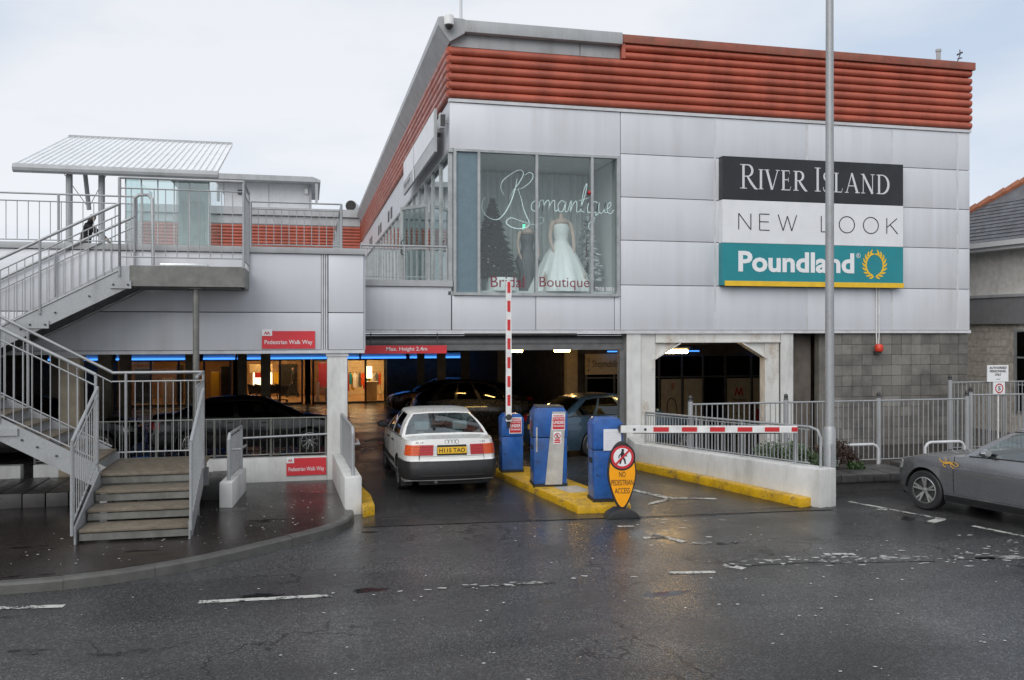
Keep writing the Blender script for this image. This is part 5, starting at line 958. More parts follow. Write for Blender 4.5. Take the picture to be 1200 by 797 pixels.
# slated slope with a hip at the far end
sl0, pitch = -.30, math.tan(R(38)); far = 2.6; half = 4.2
def roofpt(a, b): return P0 + dq * a + nq * b + Vector((0, 0, 5.34 + (b - sl0) * pitch))
mb = MB(); vs = [roofpt(-8, sl0), roofpt(far, sl0), roofpt(far - half, half), roofpt(-8, half)]; mb.add(vs, [(0, 1, 2, 3)]); e_ = P0 + dq * far + nq * (2 * half - sl0) + Vector((0, 0, 5.34)); mb.add([vs[1], e_, vs[2]], [(0, 1, 2)]); mb.build('roof_deck', 'slate', nb)
sn = 0
for j in range(26):
    b = sl0 + j * .155
    for i in range(30):
        a = -5.2 + i * .27 + (.135 if j % 2 else 0)
        if a + .27 > far - (b - sl0): continue
        if sn >= 300: break
        c = [roofpt(a + .005, b) , roofpt(a + .262, b), roofpt(a + .262, b + .17), roofpt(a + .005, b + .17)]; u_ = Vector((0, 0, .022)); l_ = Vector((0, 0, .012)); mb = MB(); mb.add([c[0] + l_, c[1] + l_, c[2] + l_ * .3, c[3] + l_ * .3, c[0] + u_ + l_, c[1] + u_ + l_, c[2] + l_ * .6, c[3] + l_ * .6], [(3, 2, 1, 0), (4, 5, 6, 7), (0, 1, 5, 4), (1, 2, 6, 5), (2, 3, 7, 6), (3, 0, 4, 7)]); mb.build('slate', 'slate', nb); sn += 1
for k in range(16): p, q = vs[1].lerp(vs[2], k / 16), vs[1].lerp(vs[2], (k + .97) / 16); MB().tube([p + Vector((0, 0, .03)), q + Vector((0, 0, .05))], [.11, .13], 8).build('ridge_tile', 'ridge_tile', nb, smooth=True)

# ------------------------------------------------------------------ vehicles
def sstep(x): x = min(1, max(0, x)); return x * x * (3 - 2 * x)
def make_car(name, label, sp, loc, heading, pitch=0.0, group=None):
    t = thing(name, loc, label, 'car', group, rz=1e-9); t.rotation_euler = (0, -pitch, heading)
    L, Wd, H, wb, fo, r = sp['L'], sp['W'], sp['H'], sp['wb'], sp['fo'], sp['r']; xr, xf = -L / 2, L / 2; xa, xb = xf - fo - wb, xf - fo; Ra = r + sp.get('arch', .045); sill = sp.get('sill', .22)
    ip_ = lambda x, pts: float(np.interp(x, [p[0] for p in pts], [p[1] for p in pts]))
    def sm_ip(x, pts, k=.10): return sum(ip_(x + d, pts) for d in (-k, -k / 2, 0, k / 2, k)) / 5
    zsh = lambda x: sm_ip(x, sp['sh']); crown = lambda x: sp.get('crown', .035)
    plan = sp.get('plan', [(xr, .84), (xr + .06, .905), (xr + .2, .95), (xr + .6, .985), (0, 1), (xf - .8, .97), (xf - .35, .90), (xf - .1, .80), (xf, .70)])
    gz = sp.get('gz', [(.15, .93), (.32, .98), (.52, 1.0), (.68, .992), (.85, .965), (1.1, .90)])
    hw = lambda x: Wd / 2 * ip_(x, plan)
    def P(x, side, z, off=0):
        y = (hw(x) * ip_(z, gz) + off) * side; a = max(0, 1 - (x - xr) / .45) ** 1.4; b = max(0, 1 - (xf - x) / .5) ** 1.4
        return Vector((x + a * ip_(z, sp['rear']) + b * ip_(z, sp['front']), y, z))
    def E(end, c, z, off=0, cr=0):
        x = xr if end < 0 else xf; p = P(x, 1, z); zz = z + cr * (1 - c * c); return Vector((p.x + end * (sp.get('ebow', .07) * (1 - c * c) + off), p.y * c, zz))
    def zlo(x):
        z = sill
        for xw in (xa, xb):
            if abs(x - xw) < Ra: z = max(z, r + math.sqrt(Ra * Ra - (x - xw) ** 2))
        ends = sp.get('endz', .27); e_ = min(x - xr, xf - x)
        return max(z, sill + (ends - sill) * max(0, 1 - e_ / .35))
    xr0, xr1, xf1, xf0 = sp['gh']
    xsn = set(np.round(np.linspace(xr, xf, 49), 4)) | {xr + .03, xr + .08, xf - .03, xf - .08, xr0, xf0}
    for xw in (xa, xb):
        for a in np.linspace(0, math.pi, 19): xsn.add(round(xw + Ra * math.cos(a), 4))
        xsn |= {round(xw - Ra - .001, 4), round(xw + Ra + .001, 4)}
    xsn = sorted(xsn); K, M = 11, 10; mb = MB(); 
    for side in (1, -1):
        base = len(mb.v)
        for x in xsn:
            z0, z1 = zlo(x), zsh(x)
            for k in range(K + 1): mb.v.append(tuple(P(x, side, z0 + (z1 - z0) * k / K)))
        for i in range(len(xsn) - 1):
            for k in range(K): a = base + i * (K + 1) + k; f = (a, a + K + 1, a + K + 2, a + 1); mb.f.append(f if side < 0 else f[::-1])
    for lo_, hi_ in ((xr, xr0), (xf0, xf)):
        st_ = [x for x in xsn if lo_ - 1e-6 <= x <= hi_ + 1e-6]; base = len(mb.v)
        for x in st_:
            p = P(x, 1, zsh(x)); bw = sp.get('ebow', .07) * (max(0, 1 - (x - xr) / .3) * -1 + max(0, 1 - (xf - x) / .3))
            for c in np.linspace(1, -1, M + 1): mb.v.append((p.x + bw * (1 - c * c), p.y * c, p.z + crown(x) * (1 - c ** 4)))
        for i in range(len(st_) - 1):
            for k in range(M): a = base + i * (M + 1) + k; mb.f.append((a, a + 1, a + M + 2, a + M + 1))
    for end in (-1, 1):
        x = xr if end < 0 else xf; z0, z1 = zlo(x), zsh(x); base = len(mb.v)
        for k in range(K + 1):
            for c in np.linspace(1, -1, M + 1): q = E(end, c, z0 + (z1 - z0) * k / K); mb.v.append((q.x, q.y, q.z + (crown(x) * (1 - c ** 4) if k == K else 0)))
        for k in range(K):
            for j in range(M): a = base + k * (M + 1) + j; f = (a, a + 1, a + M + 2, a + M + 1); mb.f.append(f[::-1] if end > 0 else f)
    # greenhouse
    rh = sp['roofhw']; rz_ = sp['roofz']
    def Gs(a, b, side):
        xb_ = xr0 + (xf0 - xr0) * a; p0 = P(xb_, side, zsh(xb_)); xt = xr1 + (xf1 - xr1) * a; zt = ip_(a, rz_); p1 = Vector((xt, side * (rh - .05 * abs(2 * a - 1) ** 3), zt)); q = p0.lerp(p1, b); q.y += side * .035 * math.sin(math.pi * b); q.z += .012 * math.sin(math.pi * b); return q
    def Ge(end, c, b):
        p = Gs(0 if end < 0 else 1, b, 1); xb_ = xr0 if end < 0 else xf0; bow = sp.get('gbow', (.10, .16))[0 if end < 0 else 1]
        return Vector((p.x + end * bow * (1 - c * c) * (1 - .45 * b), p.y * c, p.z + (crown(xb_) * (1 - b) + .025 * b) * (1 - c ** 4)))
    panes = []
    def grid(fn, us, vs_, isglass, nm, flip):
        gl = {}
        base = len(mb.v); nv = len(vs_)
        for u_ in us:
            for v_ in vs_: mb.v.append(tuple(fn(u_, v_)))
        for i in range(len(us) - 1):
            for j in range(nv - 1):
                a = base + i * nv + j; f = (a, a + nv, a + nv + 1, a + 1); f = f[::-1] if flip else f
                g = isglass((us[i] + us[i + 1]) / 2, (vs_[j] + vs_[j + 1]) / 2)
                if g is None: mb.f.append(f)
                else: gl.setdefault(g, MB()).add([mb.v[q] for q in f], [(0, 1, 2, 3)])
        for g, m_ in gl.items():
            panes.append((nm, m_))
    def refine(ls, n=3): return sorted(set(round(x, 5) for a, b in zip(ls[:-1], ls[1:]) for x in np.linspace(a, b, n + 1)))
    wa = sp['win']     # list of (a0, a1) along the side
    ed = sorted({0, 1} | {x for p in wa for x in p}); b0, b1 = sp.get('wmar', (.05, .88))
    for side in (1, -1): grid(lambda a, b: Gs(a, b, side), refine(ed, 3), refine([0, b0, b1, 1], 3), lambda a, b: next((i for i, (p, q) in enumerate(wa) if p < a < q and b0 < b < b1), None), 'side_window', side > 0)
    cm = sp.get('cm', .90)
    grid(lambda c, b: Ge(-1, c, b), refine([-1, -cm, cm, 1], 4), refine([0, .06, .93, 1], 3), lambda c, b: 0 if abs(c) < cm and .06 < b < .93 else None, 'rear_window', False)
    grid(lambda c, b: Ge(1, c, b), refine([-1, -cm, cm, 1], 4), refine([0, .03, .94, 1], 3), lambda c, b: 0 if abs(c) < cm and .03 < b < .94 else None, 'windscreen', True)
    def Rf(a, c): p = Gs(a, 1, 1); e0 = Ge(-1, c, 1); e1 = Ge(1, c, 1); x = e0.x + (e1.x - e0.x) * a; return Vector((x, p.y * c, p.z + .025 * (1 - c ** 4)))
    grid(Rf, refine(ed, 3), list(np.linspace(-1, 1, 13)), lambda a, c: None, 'roof', False)
    body = mb.build('body', sp['paint'], t, fix=False)
    bm = bmesh.new(); bm.from_mesh(body.data); bmesh.ops.remove_doubles(bm, verts=bm.verts, dist=.0015); bmesh.ops.recalc_face_normals(bm, faces=bm.faces); bm.to_mesh(body.data); bm.free()
    for p in body.data.polygons: p.use_smooth = True
    body.data.set_sharp_from_angle(angle=R(28))
    for nm, m_ in panes:
        o = m_.build(nm, sp.get('glass', 'car_glass'), t, fix=False); bm = bmesh.new(); bm.from_mesh(o.data); bmesh.ops.remove_doubles(bm, verts=bm.verts, dist=.0005); bm.to_mesh(o.data); bm.free()
        for p in o.data.polygons: p.use_smooth = True
    # patches laid on the skin
    def wrap(nm, m, path, z0, z1, off=.006, n=4, par=t):
        rows = [(z0, 0.0)] + [(z0 + (z1 - z0) * i / n, off) for i in range(n + 1)] + [(z1, 0.0)]; q = MB()
        for kind, a, b in path:
            for z, o_ in rows: q.v.append(tuple(P(b, a, z, o_ - .002 * (o_ == 0)) if kind == 's' else E(a, b, z, o_ - .002 * (o_ == 0))))
        nr = len(rows)
        for i in range(len(path) - 1):
            for j in range(nr - 1): q.f.append((i * nr + j, (i + 1) * nr + j, (i + 1) * nr + j + 1, i * nr + j + 1))
        q.f += [tuple(range(nr)), tuple(range((len(path) - 1) * nr, len(path) * nr))]
        return q.build(nm, m, par, smooth=True)
    side_path = lambda s, x0, x1, n=8: [('s', s, x0 + (x1 - x0) * i / n) for i in range(n + 1)]
    end_path = lambda e, c0, c1, n=10: [('e', e, c0 + (c1 - c0) * i / n) for i in range(n + 1)]
    def ring(e, reach): x = xr if e < 0 else xf; return side_path(1, x - e * reach, x - e * .001, 6) + end_path(e, 1, -1, 12) + side_path(-1, x - e * .001, x - e * reach, 6)
    sp['detail'](dict(t=t, wrap=wrap, side=side_path, end=end_path, ring=ring, P=P, E=E, xr=xr, xf=xf, xa=xa, xb=xb, Gs=Gs, zsh=zsh, hw=hw, sp=sp, Ra=Ra))
    # seams, handles
    for s in (1, -1):
        for x in sp['seams']: wrap('door_seam', 'seam', side_path(s, x - .006, x + .006, 1), sill + .06 if min(abs(x - xa), abs(x - xb)) > Ra + .03 else r + Ra + .02, zsh(x) - .005, .0015, 6)
        for x in sp['handles']: 
            z = zsh(x) - .11; c = P(x, s, z, .018); MB().box(c.x - .09, c.x + .09, c.y - .012, c.y + .012, c.z - .014, c.z + .014).build('door_handle', sp.get('handle', sp['paint']), t, bevel=.006, smooth=True)
        # mirror
        q = Gs(sp.get('mir', .86), .02, s); c = q + Vector((.02, s * .115, .085)); mm = MB(); mm.lathe([(.005, -.05), (.05, -.045), (.066, 0), (.06, .035), (.02, .05)], (0, 0, 0), 12); mm.v = [(c.x + v[2] * .9 * 1.2, c.y + v[0] * 1.55, c.z + v[1] * 1.0) for v in mm.v]; mo = mm.build('mirror', sp.get('mirror', sp['paint']), t, smooth=True); MB().bar(q + Vector((.02, 0, .03)), c + Vector((.02, -s * .03, -.03)), .05, .04).build('mirror_stalk', 'black_plastic', mo)
    # wheels
    for xw in (xa, xb):
        for s in (1, -1):
            yo = Wd / 2 * ip_(xw, plan) - .012; yi = yo - .20; q = MB(); n = 28
            prof = [(r * .66, yo - .02), (r * .70, yo - .004), (r * .92, yo), (r * .985, yo - .02), (r, yo - .05), (r, yi + .03), (r * .95, yi), (r * .66, yi)]
            for rad, y in prof:
                for k in range(n): a = 2 * math.pi * k / n; q.v.append((xw + rad * math.cos(a), s * y, r + rad * math.sin(a)))
            for j in range(len(prof) - 1):
                for k in range(n): q.f.append((j * n + k, j * n + (k + 1) % n, (j + 1) * n + (k + 1) % n, (j + 1) * n + k))
            w_ = q.build('wheel', 'rubber', t, smooth=True)
            q = MB(); prof = [(r * .67, yo - .012), (r * .63, yo - .014), (r * .61, yo - .06), (.0001, yo - .075)]
            for rad, y in prof:
                for k in range(n): a = 2 * math.pi * k / n; q.v.append((xw + rad * math.cos(a), s * y, r + rad * math.sin(a)))
            for j in range(3):
                for k in range(n): q.f.append((j * n + k, j * n + (k + 1) % n, (j + 1) * n + (k + 1) % n, (j + 1) * n + k))
            q.build('hub_disc', 'dark_steel', w_, smooth=True); q = MB(); ns = sp.get('spokes', 5)
            for k in range(ns):
                for da in sp.get('twin', (0,)):
                    a = 2 * math.pi * k / ns + .3; ca, sa = math.cos(a), math.sin(a); c2, s2 = math.cos(a + da), math.sin(a + da)
                    q.bar((xw + .03 * ca, s * (yo - .035), r + .03 * sa), (xw + r * .645 * c2, s * (yo - .016), r + r * .645 * s2), sp.get('spw', .035), .022, up=(0, 1, 0))
            q.lathe([(.001, 0), (.05, .0), (.045, .02), (.001, .03)], (0, 0, 0), 12); m0 = 12 * 4
            for i in range(len(q.v) - m0, len(q.v)): v = q.v[i]; q.v[i] = (xw + v[0], s * (yo - .045 + v[2]), r + v[1])
            for rad, y in ((r * .665, yo - .012), (r * .615, yo - .008)):
                for k in range(n): a = 2 * math.pi * k / n; q.v.append((xw + rad * math.cos(a), s * y, r + rad * math.sin(a)))
            m0 = len(q.v) - 2 * n; q.f += [(m0 + k, m0 + (k + 1) % n, m0 + n + (k + 1) % n, m0 + n + k) for k in range(n)]
            q.build('rim', 'rim_silver', w_, smooth=True)
            q = MB()
            for y in (yo + .01 - .05, yo - .34):
                for k in range(17): a = math.pi * k / 16; q.v.append((xw + (Ra + .004) * math.cos(a), s * y, r + (Ra + .004) * math.sin(a)))
            q.f = [(k, k + 1, 18 + k, 17 + k) for k in range(16)]; q.f.append(tuple(range(17, 34))); q.build('arch_liner', 'seam', t, fix=False)
    MB().box(xr + .12, xf - .15, -Wd / 2 + .30, Wd / 2 - .30, sill - .03, sill + .12).build('underbody', 'seam', t); MB().box(xr0 + .1, xf0, -Wd / 2 + .1, Wd / 2 - .1, .40, .46).build('cabin_floor', 'seam', t)
    MB().box(xf0 - .5, xf0 - .02, -Wd / 2 + .12, Wd / 2 - .12, .62, zsh(xf0) - .02).build('dashboard', 'seam', t, bevel=.04, smooth=True); MB().box(xr0 + .02, xr0 + .55, -Wd / 2 + .14, Wd / 2 - .14, .6, zsh(xr0) - .02).build('parcel_shelf', sp.get('seatm', 'seat_dark'), t)
    for xs_, hs in ((xr0 + .62, zsh(xr0) + .03), ((xr0 + xf0) / 2 + .12, zsh(xr0) + .07)):
        for s in (1, -1):
            q = MB(); q.bar((xs_ + .12, s * .36, .45), (xs_ - .06, s * .36, hs), .50, .14, up=(0, 1, 0)); sb = q.build('seat_back', sp.get('seatm', 'seat_dark'), t, bevel=.045, smooth=True)
            MB().box(xs_ - .12, xs_ - .03, s * .36 - .14, s * .36 + .14, hs + .03, hs + .19).build('headrest', sp.get('seatm', 'seat_dark'), sb, bevel=.035, smooth=True)
    MB().tube([((xr0 + xf0) / 2 + .55 + .02 * math.cos(a), -.36 + .17 * math.cos(a), .86 + .17 * math.sin(a)) for a in np.linspace(0, 6.283, 20)], .014, 6).build('steering_wheel', 'seam', t)
    return t

def det_saloon(c):
    w_, t = c['wrap'], c['t']; xr, xf = c['xr'], c['xf']
    w_('rear_bumper', 'black_plastic', c['ring'](-1, .62), .29, .605, .03); w_('front_bumper', 'black_plastic', c['ring'](1, .50), .28, .58, .03)
    w_('bumper_strip', 'seam', c['end'](-1, .8, -.8), .345, .375, .034)
    for s in (1, -1): w_('side_moulding', 'black_plastic', c['side'](s, c['xa'] + c['Ra'] + .02, c['xb'] - c['Ra'] - .02), .42, .50, .014); w_('sill_trim', 'black_plastic', c['side'](s, c['xa'] + c['Ra'] + .02, c['xb'] - c['Ra'] - .02), .225, .33, .006)
    for s in (1, -1):
        p = c['side'](s, xr + .17, xr + .002, 3) + c['end'](-1, s, s * .80, 3)
        lamp_ = w_('tail_light', 'lamp_orange', p, .70, .875, .012); w_('tail_light_red', 'lamp_red', c['end'](-1, s * .795, s * .465, 4), .70, .875, .012, par=lamp_); w_('reflector_strip', 'lamp_clear', c['end'](-1, s * .45, s * .375, 2), .72, .86, .008, par=lamp_)
        w_('light_bar', 'seam', c['end'](-1, s * .80, s * .798, 1), .70, .875, .0135, par=lamp_)
        for z in (.745, .79, .835): w_('lens_rib', 'seam', c['end'](-1, s * .98, s * .47, 6), z, z + .003, .0128, par=lamp_)
        w_('headlight', 'lamp_clear', c['side'](s, xf - .12, xf - .002, 3) + c['end'](1, s, s * .55, 4), .60, .74, .008); q = c['P'](c['xa'] - .33, s, .24); MB().box(q.x - .01, q.x + .01, q.y - s * .20 if s > 0 else q.y, q.y if s > 0 else q.y + .20, .10, .34).build('mud_flap', 'rubber', t)
    w_('plate_recess', 'seam', c['end'](-1, .37, -.37), .695, .872, .006); x = c['E'](-1, 0, .78).x
    pl = MB().box(x - .022, x - .008, -.255, .255, .725, .838).build('number_plate', 'plate_yellow', t, bevel=.004); text('lettering', 'H115 TAO', 'letter_black', pl, (x - .022, .225, .745), .45, .074, right=(0, -1, 0), bold=.015, ext=.002)
    q = [(arc(k * .058, 0, .034, .034, 0, 360, 18), .008) for k in range(4)]; xx = c['E'](-1, 0, .925).x; ribbons('ring_badge', q, 'chrome', t, (xx - .004, .087, .925), (1, 1), right=(0, -1, 0)); text('badge_lettering', '80 1.8', 'chrome', t, (c['E'](-1, .7, .92).x - .003, .62, .905), .13, .03, right=(0, -1, 0)); text('badge_lettering', '1.8S', 'chrome', t, (c['E'](-1, -.7, .92).x - .003, -.50, .905), .09, .03, right=(0, -1, 0))
    for s in (1, -1): w_('boot_seam', 'seam', c['end'](-1, s * .80 + .003, s * .80 - .003, 1), .605, .93, .002)
    w_('lid_line', 'seam', c['end'](-1, .80, -.80), .676, .681, .002)
    MB().tube([(xr + .25, .28, .25), (xr - .03, .28, .245), (xr - .05, .28, .225)], .028, 10).build('exhaust_pipe', 'shutter_steel', t, smooth=True); MB().tube([(c['xf'] - 1.9, .3, 1.34), (c['xf'] - 2.02, .3, 1.62)], .004, 5).build('aerial', 'seam', t)
    g = c['sp']['gh']; 
    for s in (1, -1): MB().tube([c['Gs'](a, .02, s) + Vector((0, s * .006, 0)) for a in np.linspace(0.02, .98, 14)], .009, 6).build('belt_trim', 'black_plastic', t, smooth=True)
AUDI = dict(L=4.39, W=1.695, H=1.397, wb=2.54, fo=.86, r=.30, sill=.21, paint='paint_white', sh=[(-2.3, .935), (-1.6, .965), (-1.2, .94), (.9, .905), (1.5, .86), (2.0, .76), (2.3, .70)],
    rear=[(.25, .03), (.35, -.03), (.58, -.03), (.62, .03), (.9, .06), (1, .10)], front=[(.2, -.08), (.4, 0), (.6, 0), (.8, -.12)], gh=(-1.52, -.98, .28, 1.08), roofhw=.575, roofz=[(0, 1.335), (.3, 1.375), (.7, 1.38), (1, 1.34)],
    win=[(.13, .48), (.53, .90)], seams=(-.62, .18, 1.0), handles=(-.45, .36), handle='black_plastic', detail=det_saloon, seatm='seat_grey', glass='car_glass', mirror='black_plastic', spokes=8, spw=.05, cm=.93, mir=.9)
make_car('white_saloon', 'white saloon with black bumper waiting at the car park barrier', AUDI, (2.40, 17.12, -.012), math.pi / 2 + R(.6), pitch=R(-.9))

def det_hatch(c):
    w_, t = c['wrap'], c['t']; xr, xf = c['xr'], c['xf']; sp = c['sp']
    w_('sill_trim', 'black_plastic', c['side'](1, c['xa'] + c['Ra'] + .01, c['xb'] - c['Ra'] - .01), sp.get('sill', .2) + .005, .31, .004) ; w_('sill_trim', 'black_plastic', c['side'](-1, c['xa'] + c['Ra'] + .01, c['xb'] - c['Ra'] - .01), sp.get('sill', .2) + .005, .31, .004)
    zt = sp.get('tailz', (.72, .92)); zh = sp.get('headz', (.60, .74))
    for s in (1, -1):
        w_('tail_light', 'lamp_red', c['side'](s, xr + .24, xr + .002, 4) + c['end'](-1, s, s * .68, 4), zt[0], zt[1], .006); w_('headlight', 'lamp_clear', c['side'](s, xf - .22, xf - .002, 5) + c['end'](1, s, s * .55, 4), zh[0], zh[1], .005)
        w_('side_crease', 'seam', c['side'](s, c['xa'] + .5, c['xb'] - c['Ra'] - .01), .335, .339, .001)
    for s in (1, -1):
        MB().tube([c['Gs'](a, .025, s) + Vector((0, s * .006, 0)) for a in np.linspace(.06, .97, 16)], .010, 6).build('belt_trim', 'black_plastic', t, smooth=True); MB().tube([c['Gs'](a, .90, s) + Vector((0, s * .004, 0)) for a in np.linspace(.08, .985, 16)], .008, 6).build('window_trim', 'black_plastic', t, smooth=True)
        w_('shoulder_line', sp['paint'], c['side'](s, c['xa'] - .2, c['xb'] - .12, 14), .735, .752, .007); w_('arch_lip', sp['paint'], c['side'](s, c['xb'] + c['Ra'] + .012, c['xb'] + c['Ra'] + .03, 1), .30, .42, .004)
    w_('grille', 'seam', c['end'](1, .38, -.38), .52, .68, .006); w_('lower_grille', 'seam', c['end'](1, .7, -.7), .28, .42, .004); w_('bumper_line', 'seam', c['ring'](-1, .4), .60, .604, .001)
    x = c['E'](-1, 0, .70).x; MB().box(x - .02, x - .004, -.26, .26, .62, .73).build('number_plate', 'plate_yellow', t, bevel=.004); x = c['E'](1, 0, .45).x; MB().box(x + .012, x + .024, -.26, .26, .43, .54).build('number_plate', 'letter_white', t, bevel=.004)
def hatch(paint, **k):
    d = dict(L=4.24, W=1.75, H=1.42, wb=2.66, fo=.75, r=.315, sill=.20, paint=paint, sh=[(-2.2, .90), (-1.9, .97), (-1.2, .985), (.2, .955), (.85, .925), (1.4, .865), (1.9, .76), (2.2, .64)],
        rear=[(.2, .06), (.4, -.02), (.6, -.02), (.9, .06), (1, .1)], front=[(.2, -.08), (.35, 0), (.55, 0), (.75, -.10)], gh=(-1.98, -1.35, .05, .92), roofhw=.575, roofz=[(0, 1.36), (.25, 1.41), (.65, 1.42), (1, 1.37)],
        win=[(.10, .30), (.33, .57), (.61, .91)], seams=(-1.02, -.02, .92), handles=(-.82, .15), detail=det_hatch, spokes=5, twin=(-.16, .16), spw=.026, arch=.05, seatm='seat_dark'); d.update(k); return d
# grey hatchback: front left wheel stands at (9.54, 12.10)
hd = math.pi / 2 + R(15); BM = hatch('paint_grey', gz=[(.15, .92), (.30, .975), (.42, .985), (.55, .995), (.72, 1.0), (.80, .985), (.95, .94), (1.1, .90)], win=[(.10, .34), (.385, .66), (.66, .94)], seams=(-.62, .86), handles=(-.42,), gh=(-1.98, -1.35, .02, .72), roofz=[(0, 1.36), (.25, 1.42), (.65, 1.43), (1, 1.40)], fo=.72, plan=[(-2.12, .80), (-2.0, .90), (-1.6, .98), (-.4, 1), (1.1, .99), (1.55, .945), (1.82, .86), (2.0, .74), (2.12, .56)], mir=.84, spokes=5, spw=.03)
xb_ = BM['L'] / 2 - BM['fo']; fw = Vector((9.63, 12.14)); hv = Vector((math.cos(hd), math.sin(hd))); lv = Vector((-hv.y, hv.x)); cen = fw - hv * xb_ - lv * (.875 - .11)
bm_ = make_car('grey_hatchback', 'grey metallic hatchback with an orange lizard sticker on its front wing', BM, (cen.x, cen.y, 0), hd)
dx0 = .80; q = []
def dec(pts, wd): q.append((smooth_pts(pts, 5), wd))
dec([(0, .10), (.05, .055), (.12, .04), (.19, .055), (.25, .03), (.29, .0)], [.012, .02, .034, .03, .018, .005]); dec([(.29, .0), (.33, .03), (.30, .06), (.22, .075)], [.01, .012, .006]); dec([(.10, .045), (.08, .0), (.13, -.02)], .013); dec([(.10, .045), (.13, .09), (.10, .12)], .013); dec([(.20, .05), (.22, .0), (.27, -.03)], .012)
p0 = Vector((1.10, .872, .765)); o = ribbons('lizard_sticker', q, 'decal_gold', bm_, p0, (1.0, 1.0), right=(-1, .012, 0), up=(0, -.08, .997), ext=.006)

zf = fz
make_car('black_saloon', 'black saloon parked side on behind the guard railing', dict(AUDI, paint='paint_black', H=1.33, L=4.6, wb=2.75, fo=.88, glass='dark_glass', detail=det_hatch, mirror='paint_black', handle='paint_black', r=.32, sh=[(-2.4, .93), (-1.6, .97), (-1.2, .95), (.9, .90), (1.6, .85), (2.1, .74), (2.4, .66)], gh=(-1.75, -1.0, .25, 1.12), spokes=9, spw=.02, seatm='seat_dark', tailz=(.68, .85), headz=(.60, .72)), (-1.36, 23.0, zf(23.0)), 0.0)
make_car('blue_hatchback', 'blue grey hatchback with red tail light inside the exit bay', hatch('paint_blue', glass='dark_glass', L=4.5, tailz=(.78, .93), gh=(-2.1, -1.3, .05, .98)), (7.45, 20.6, zf(20.6)), R(14), pitch=0)
make_car('dark_estate', 'dark tall car parked beyond the white saloon', hatch('paint_dark', glass='dark_glass', H=1.6, roofz=[(0, 1.55), (.25, 1.62), (.65, 1.62), (1, 1.56)], sh=[(-2.2, 1.0), (-1.9, 1.05), (-1.2, 1.05), (.2, 1.02), (.85, 1.0), (1.4, .94), (1.9, .85), (2.2, .7)]), (5.35, 27.4, zf(27.4)), R(8))
make_car('maroon_hatchback', 'dark maroon hatchback deep inside the car park', hatch('paint_maroon', glass='dark_glass'), (5.5, 37.5, zf(37.5)), R(185))
make_car('dark_hatchback', 'dark hatchback parked behind the tall dark car', hatch('paint_dark', glass='dark_glass'), (5.9, 31.6, zf(31.6)), R(178))
make_car('black_hatchback', 'black hatchback parked behind the staircase railings', hatch('paint_black', glass='dark_glass'), (-6.2, 23.5, zf(23.5)), R(0))

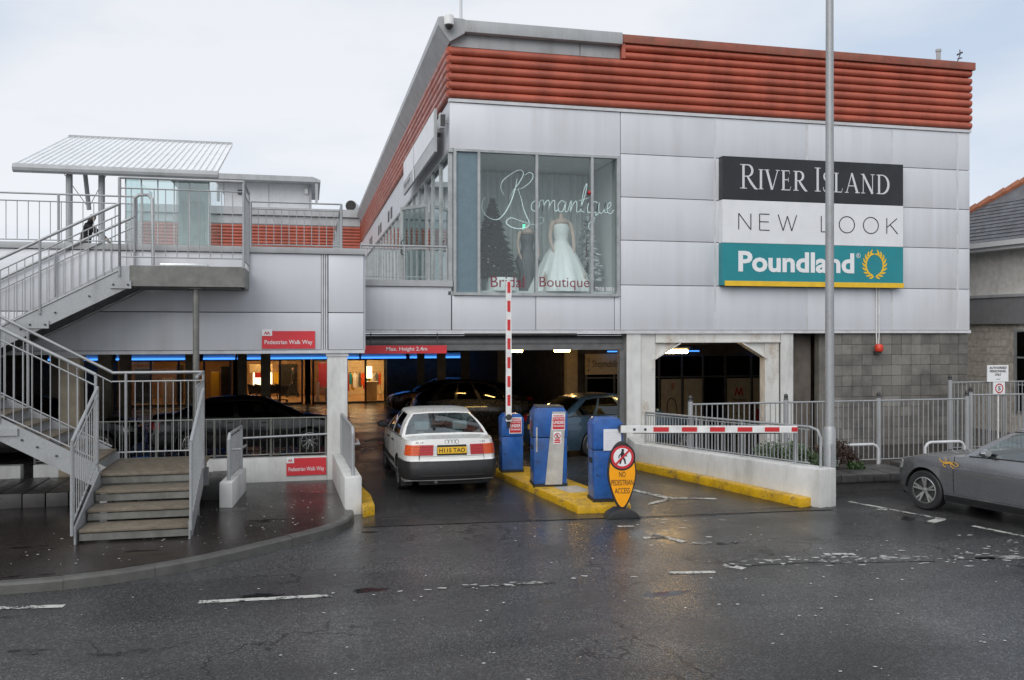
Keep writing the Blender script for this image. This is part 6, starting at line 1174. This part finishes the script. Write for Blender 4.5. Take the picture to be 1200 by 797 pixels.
# ------------------------------------------------------------------ people
def person(name, label, loc, rz, joints, coat, legs, hair='hair_dark', scale=1.0):
    t = thing(name, loc, label, 'person', rz=rz if rz else 1e-9); t.rotation_euler[2] = rz; t.scale = (scale,) * 3
    J = joints; ks = list(J); E_ = [('pelvis', 'waist'), ('waist', 'chest'), ('chest', 'neck'), ('neck', 'head'), ('head', 'crown')] + [(a + s, b + s) for s in 'LR' for a, b in (('sh', 'el'), ('el', 'wr'), ('wr', 'hand'), ('hip', 'kn'), ('kn', 'an'), ('an', 'toe'))] + [('chest', 'shL'), ('chest', 'shR'), ('pelvis', 'hipL'), ('pelvis', 'hipR')]
    me = bpy.data.meshes.new('body'); me.from_pydata([J[k] for k in ks], [(ks.index(a), ks.index(b)) for a, b in E_], []); o = bpy.data.objects.new('body', me); COL.objects.link(o)
    md = o.modifiers.new('s', 'SKIN'); rad = dict(pelvis=.15, waist=.135, chest=.165, neck=.055, head=.09, crown=.07, sh=.07, el=.052, wr=.036, hand=.032, hip=.095, kn=.065, an=.045, toe=.035)
    for i, k in enumerate(ks): rr_ = rad.get(k) or rad[k[:-1]]; me.skin_vertices[0].data[i].radius = (rr_, rr_); me.skin_vertices[0].data[i].use_root = (k == 'pelvis')
    sb = o.modifiers.new('u', 'SUBSURF'); sb.levels = 2; sb.render_levels = 2; bpy.context.view_layer.update()
    m2 = bpy.data.meshes.new_from_object(o.evaluated_get(bpy.context.evaluated_depsgraph_get())); bpy.data.objects.remove(o); m2.name = 'body'; m2.materials.clear()
    for m in ('skin', coat, legs, hair): m2.materials.append(MT[m])
    hz = J['neck'][2]; pz = J['pelvis'][2]; hands = [Vector(J['hand' + s]) for s in 'LR']
    for p in m2.polygons:
        c = p.center; p.use_smooth = True
        if c.z > hz + .03: p.material_index = 3 if (c.z > J['head'][2] + .05 or c.y > J['head'][1] + .02) else 0
        elif min((c - h).length for h in hands) < .085: p.material_index = 0
        else: p.material_index = 1 if c.z > pz - .12 or any((c - Vector(J['el' + s])).length < .2 for s in 'LR') else 2
    return link(bpy.data.objects.new('body', m2), t)
def pose(**k):
    J = dict(pelvis=(0, 0, .95), waist=(0, 0, 1.10), chest=(0, 0, 1.33), neck=(0, 0, 1.50), head=(0, -.03, 1.62), crown=(0, -.01, 1.70), shL=(-.19, 0, 1.40), shR=(.19, 0, 1.40), elL=(-.25, .03, 1.13), elR=(.25, .03, 1.13), wrL=(-.25, -.08, .90), wrR=(.25, -.08, .90), handL=(-.24, -.11, .81), handR=(.24, -.11, .81), hipL=(-.09, 0, .90), hipR=(.09, 0, .90), knL=(-.1, -.03, .50), knR=(.1, -.03, .50), anL=(-.1, .02, .09), anR=(.1, .02, .09), toeL=(-.1, -.15, .04), toeR=(.1, -.15, .04)); J.update(k); return J
# on the deck, turned to the right and leaning forward, arm reaching down
person('person', 'person in dark clothes leaning forward on the deck behind the railing', (-5.05, 22.2, 3.90), R(90), pose(neck=(0, -.10, 1.49), chest=(0, -.06, 1.33), head=(0, -.18, 1.60), crown=(0, -.17, 1.69), shL=(-.19, -.08, 1.40), shR=(.19, -.08, 1.40), elL=(-.22, -.30, 1.28), wrL=(-.2, -.48, 1.12), handL=(-.2, -.55, 1.06), elR=(.22, -.26, 1.22), wrR=(.2, -.46, 1.08), handR=(.2, -.53, 1.02)), 'coat_dark', 'trousers_dark')
person('person', 'person in a dark coat walking through the warm lit mall entrance', (-.75, 50.3, SF), R(-80), pose(knL=(-.1, -.22, .52), anL=(-.1, -.25, .10), toeL=(-.1, -.42, .06), knR=(.1, .06, .50), anR=(.1, .30, .14), toeR=(.1, .16, .04), elL=(-.25, .15, 1.15), wrL=(-.24, .05, .92), handL=(-.24, .02, .84)), 'coat_dark', 'trousers_dark')
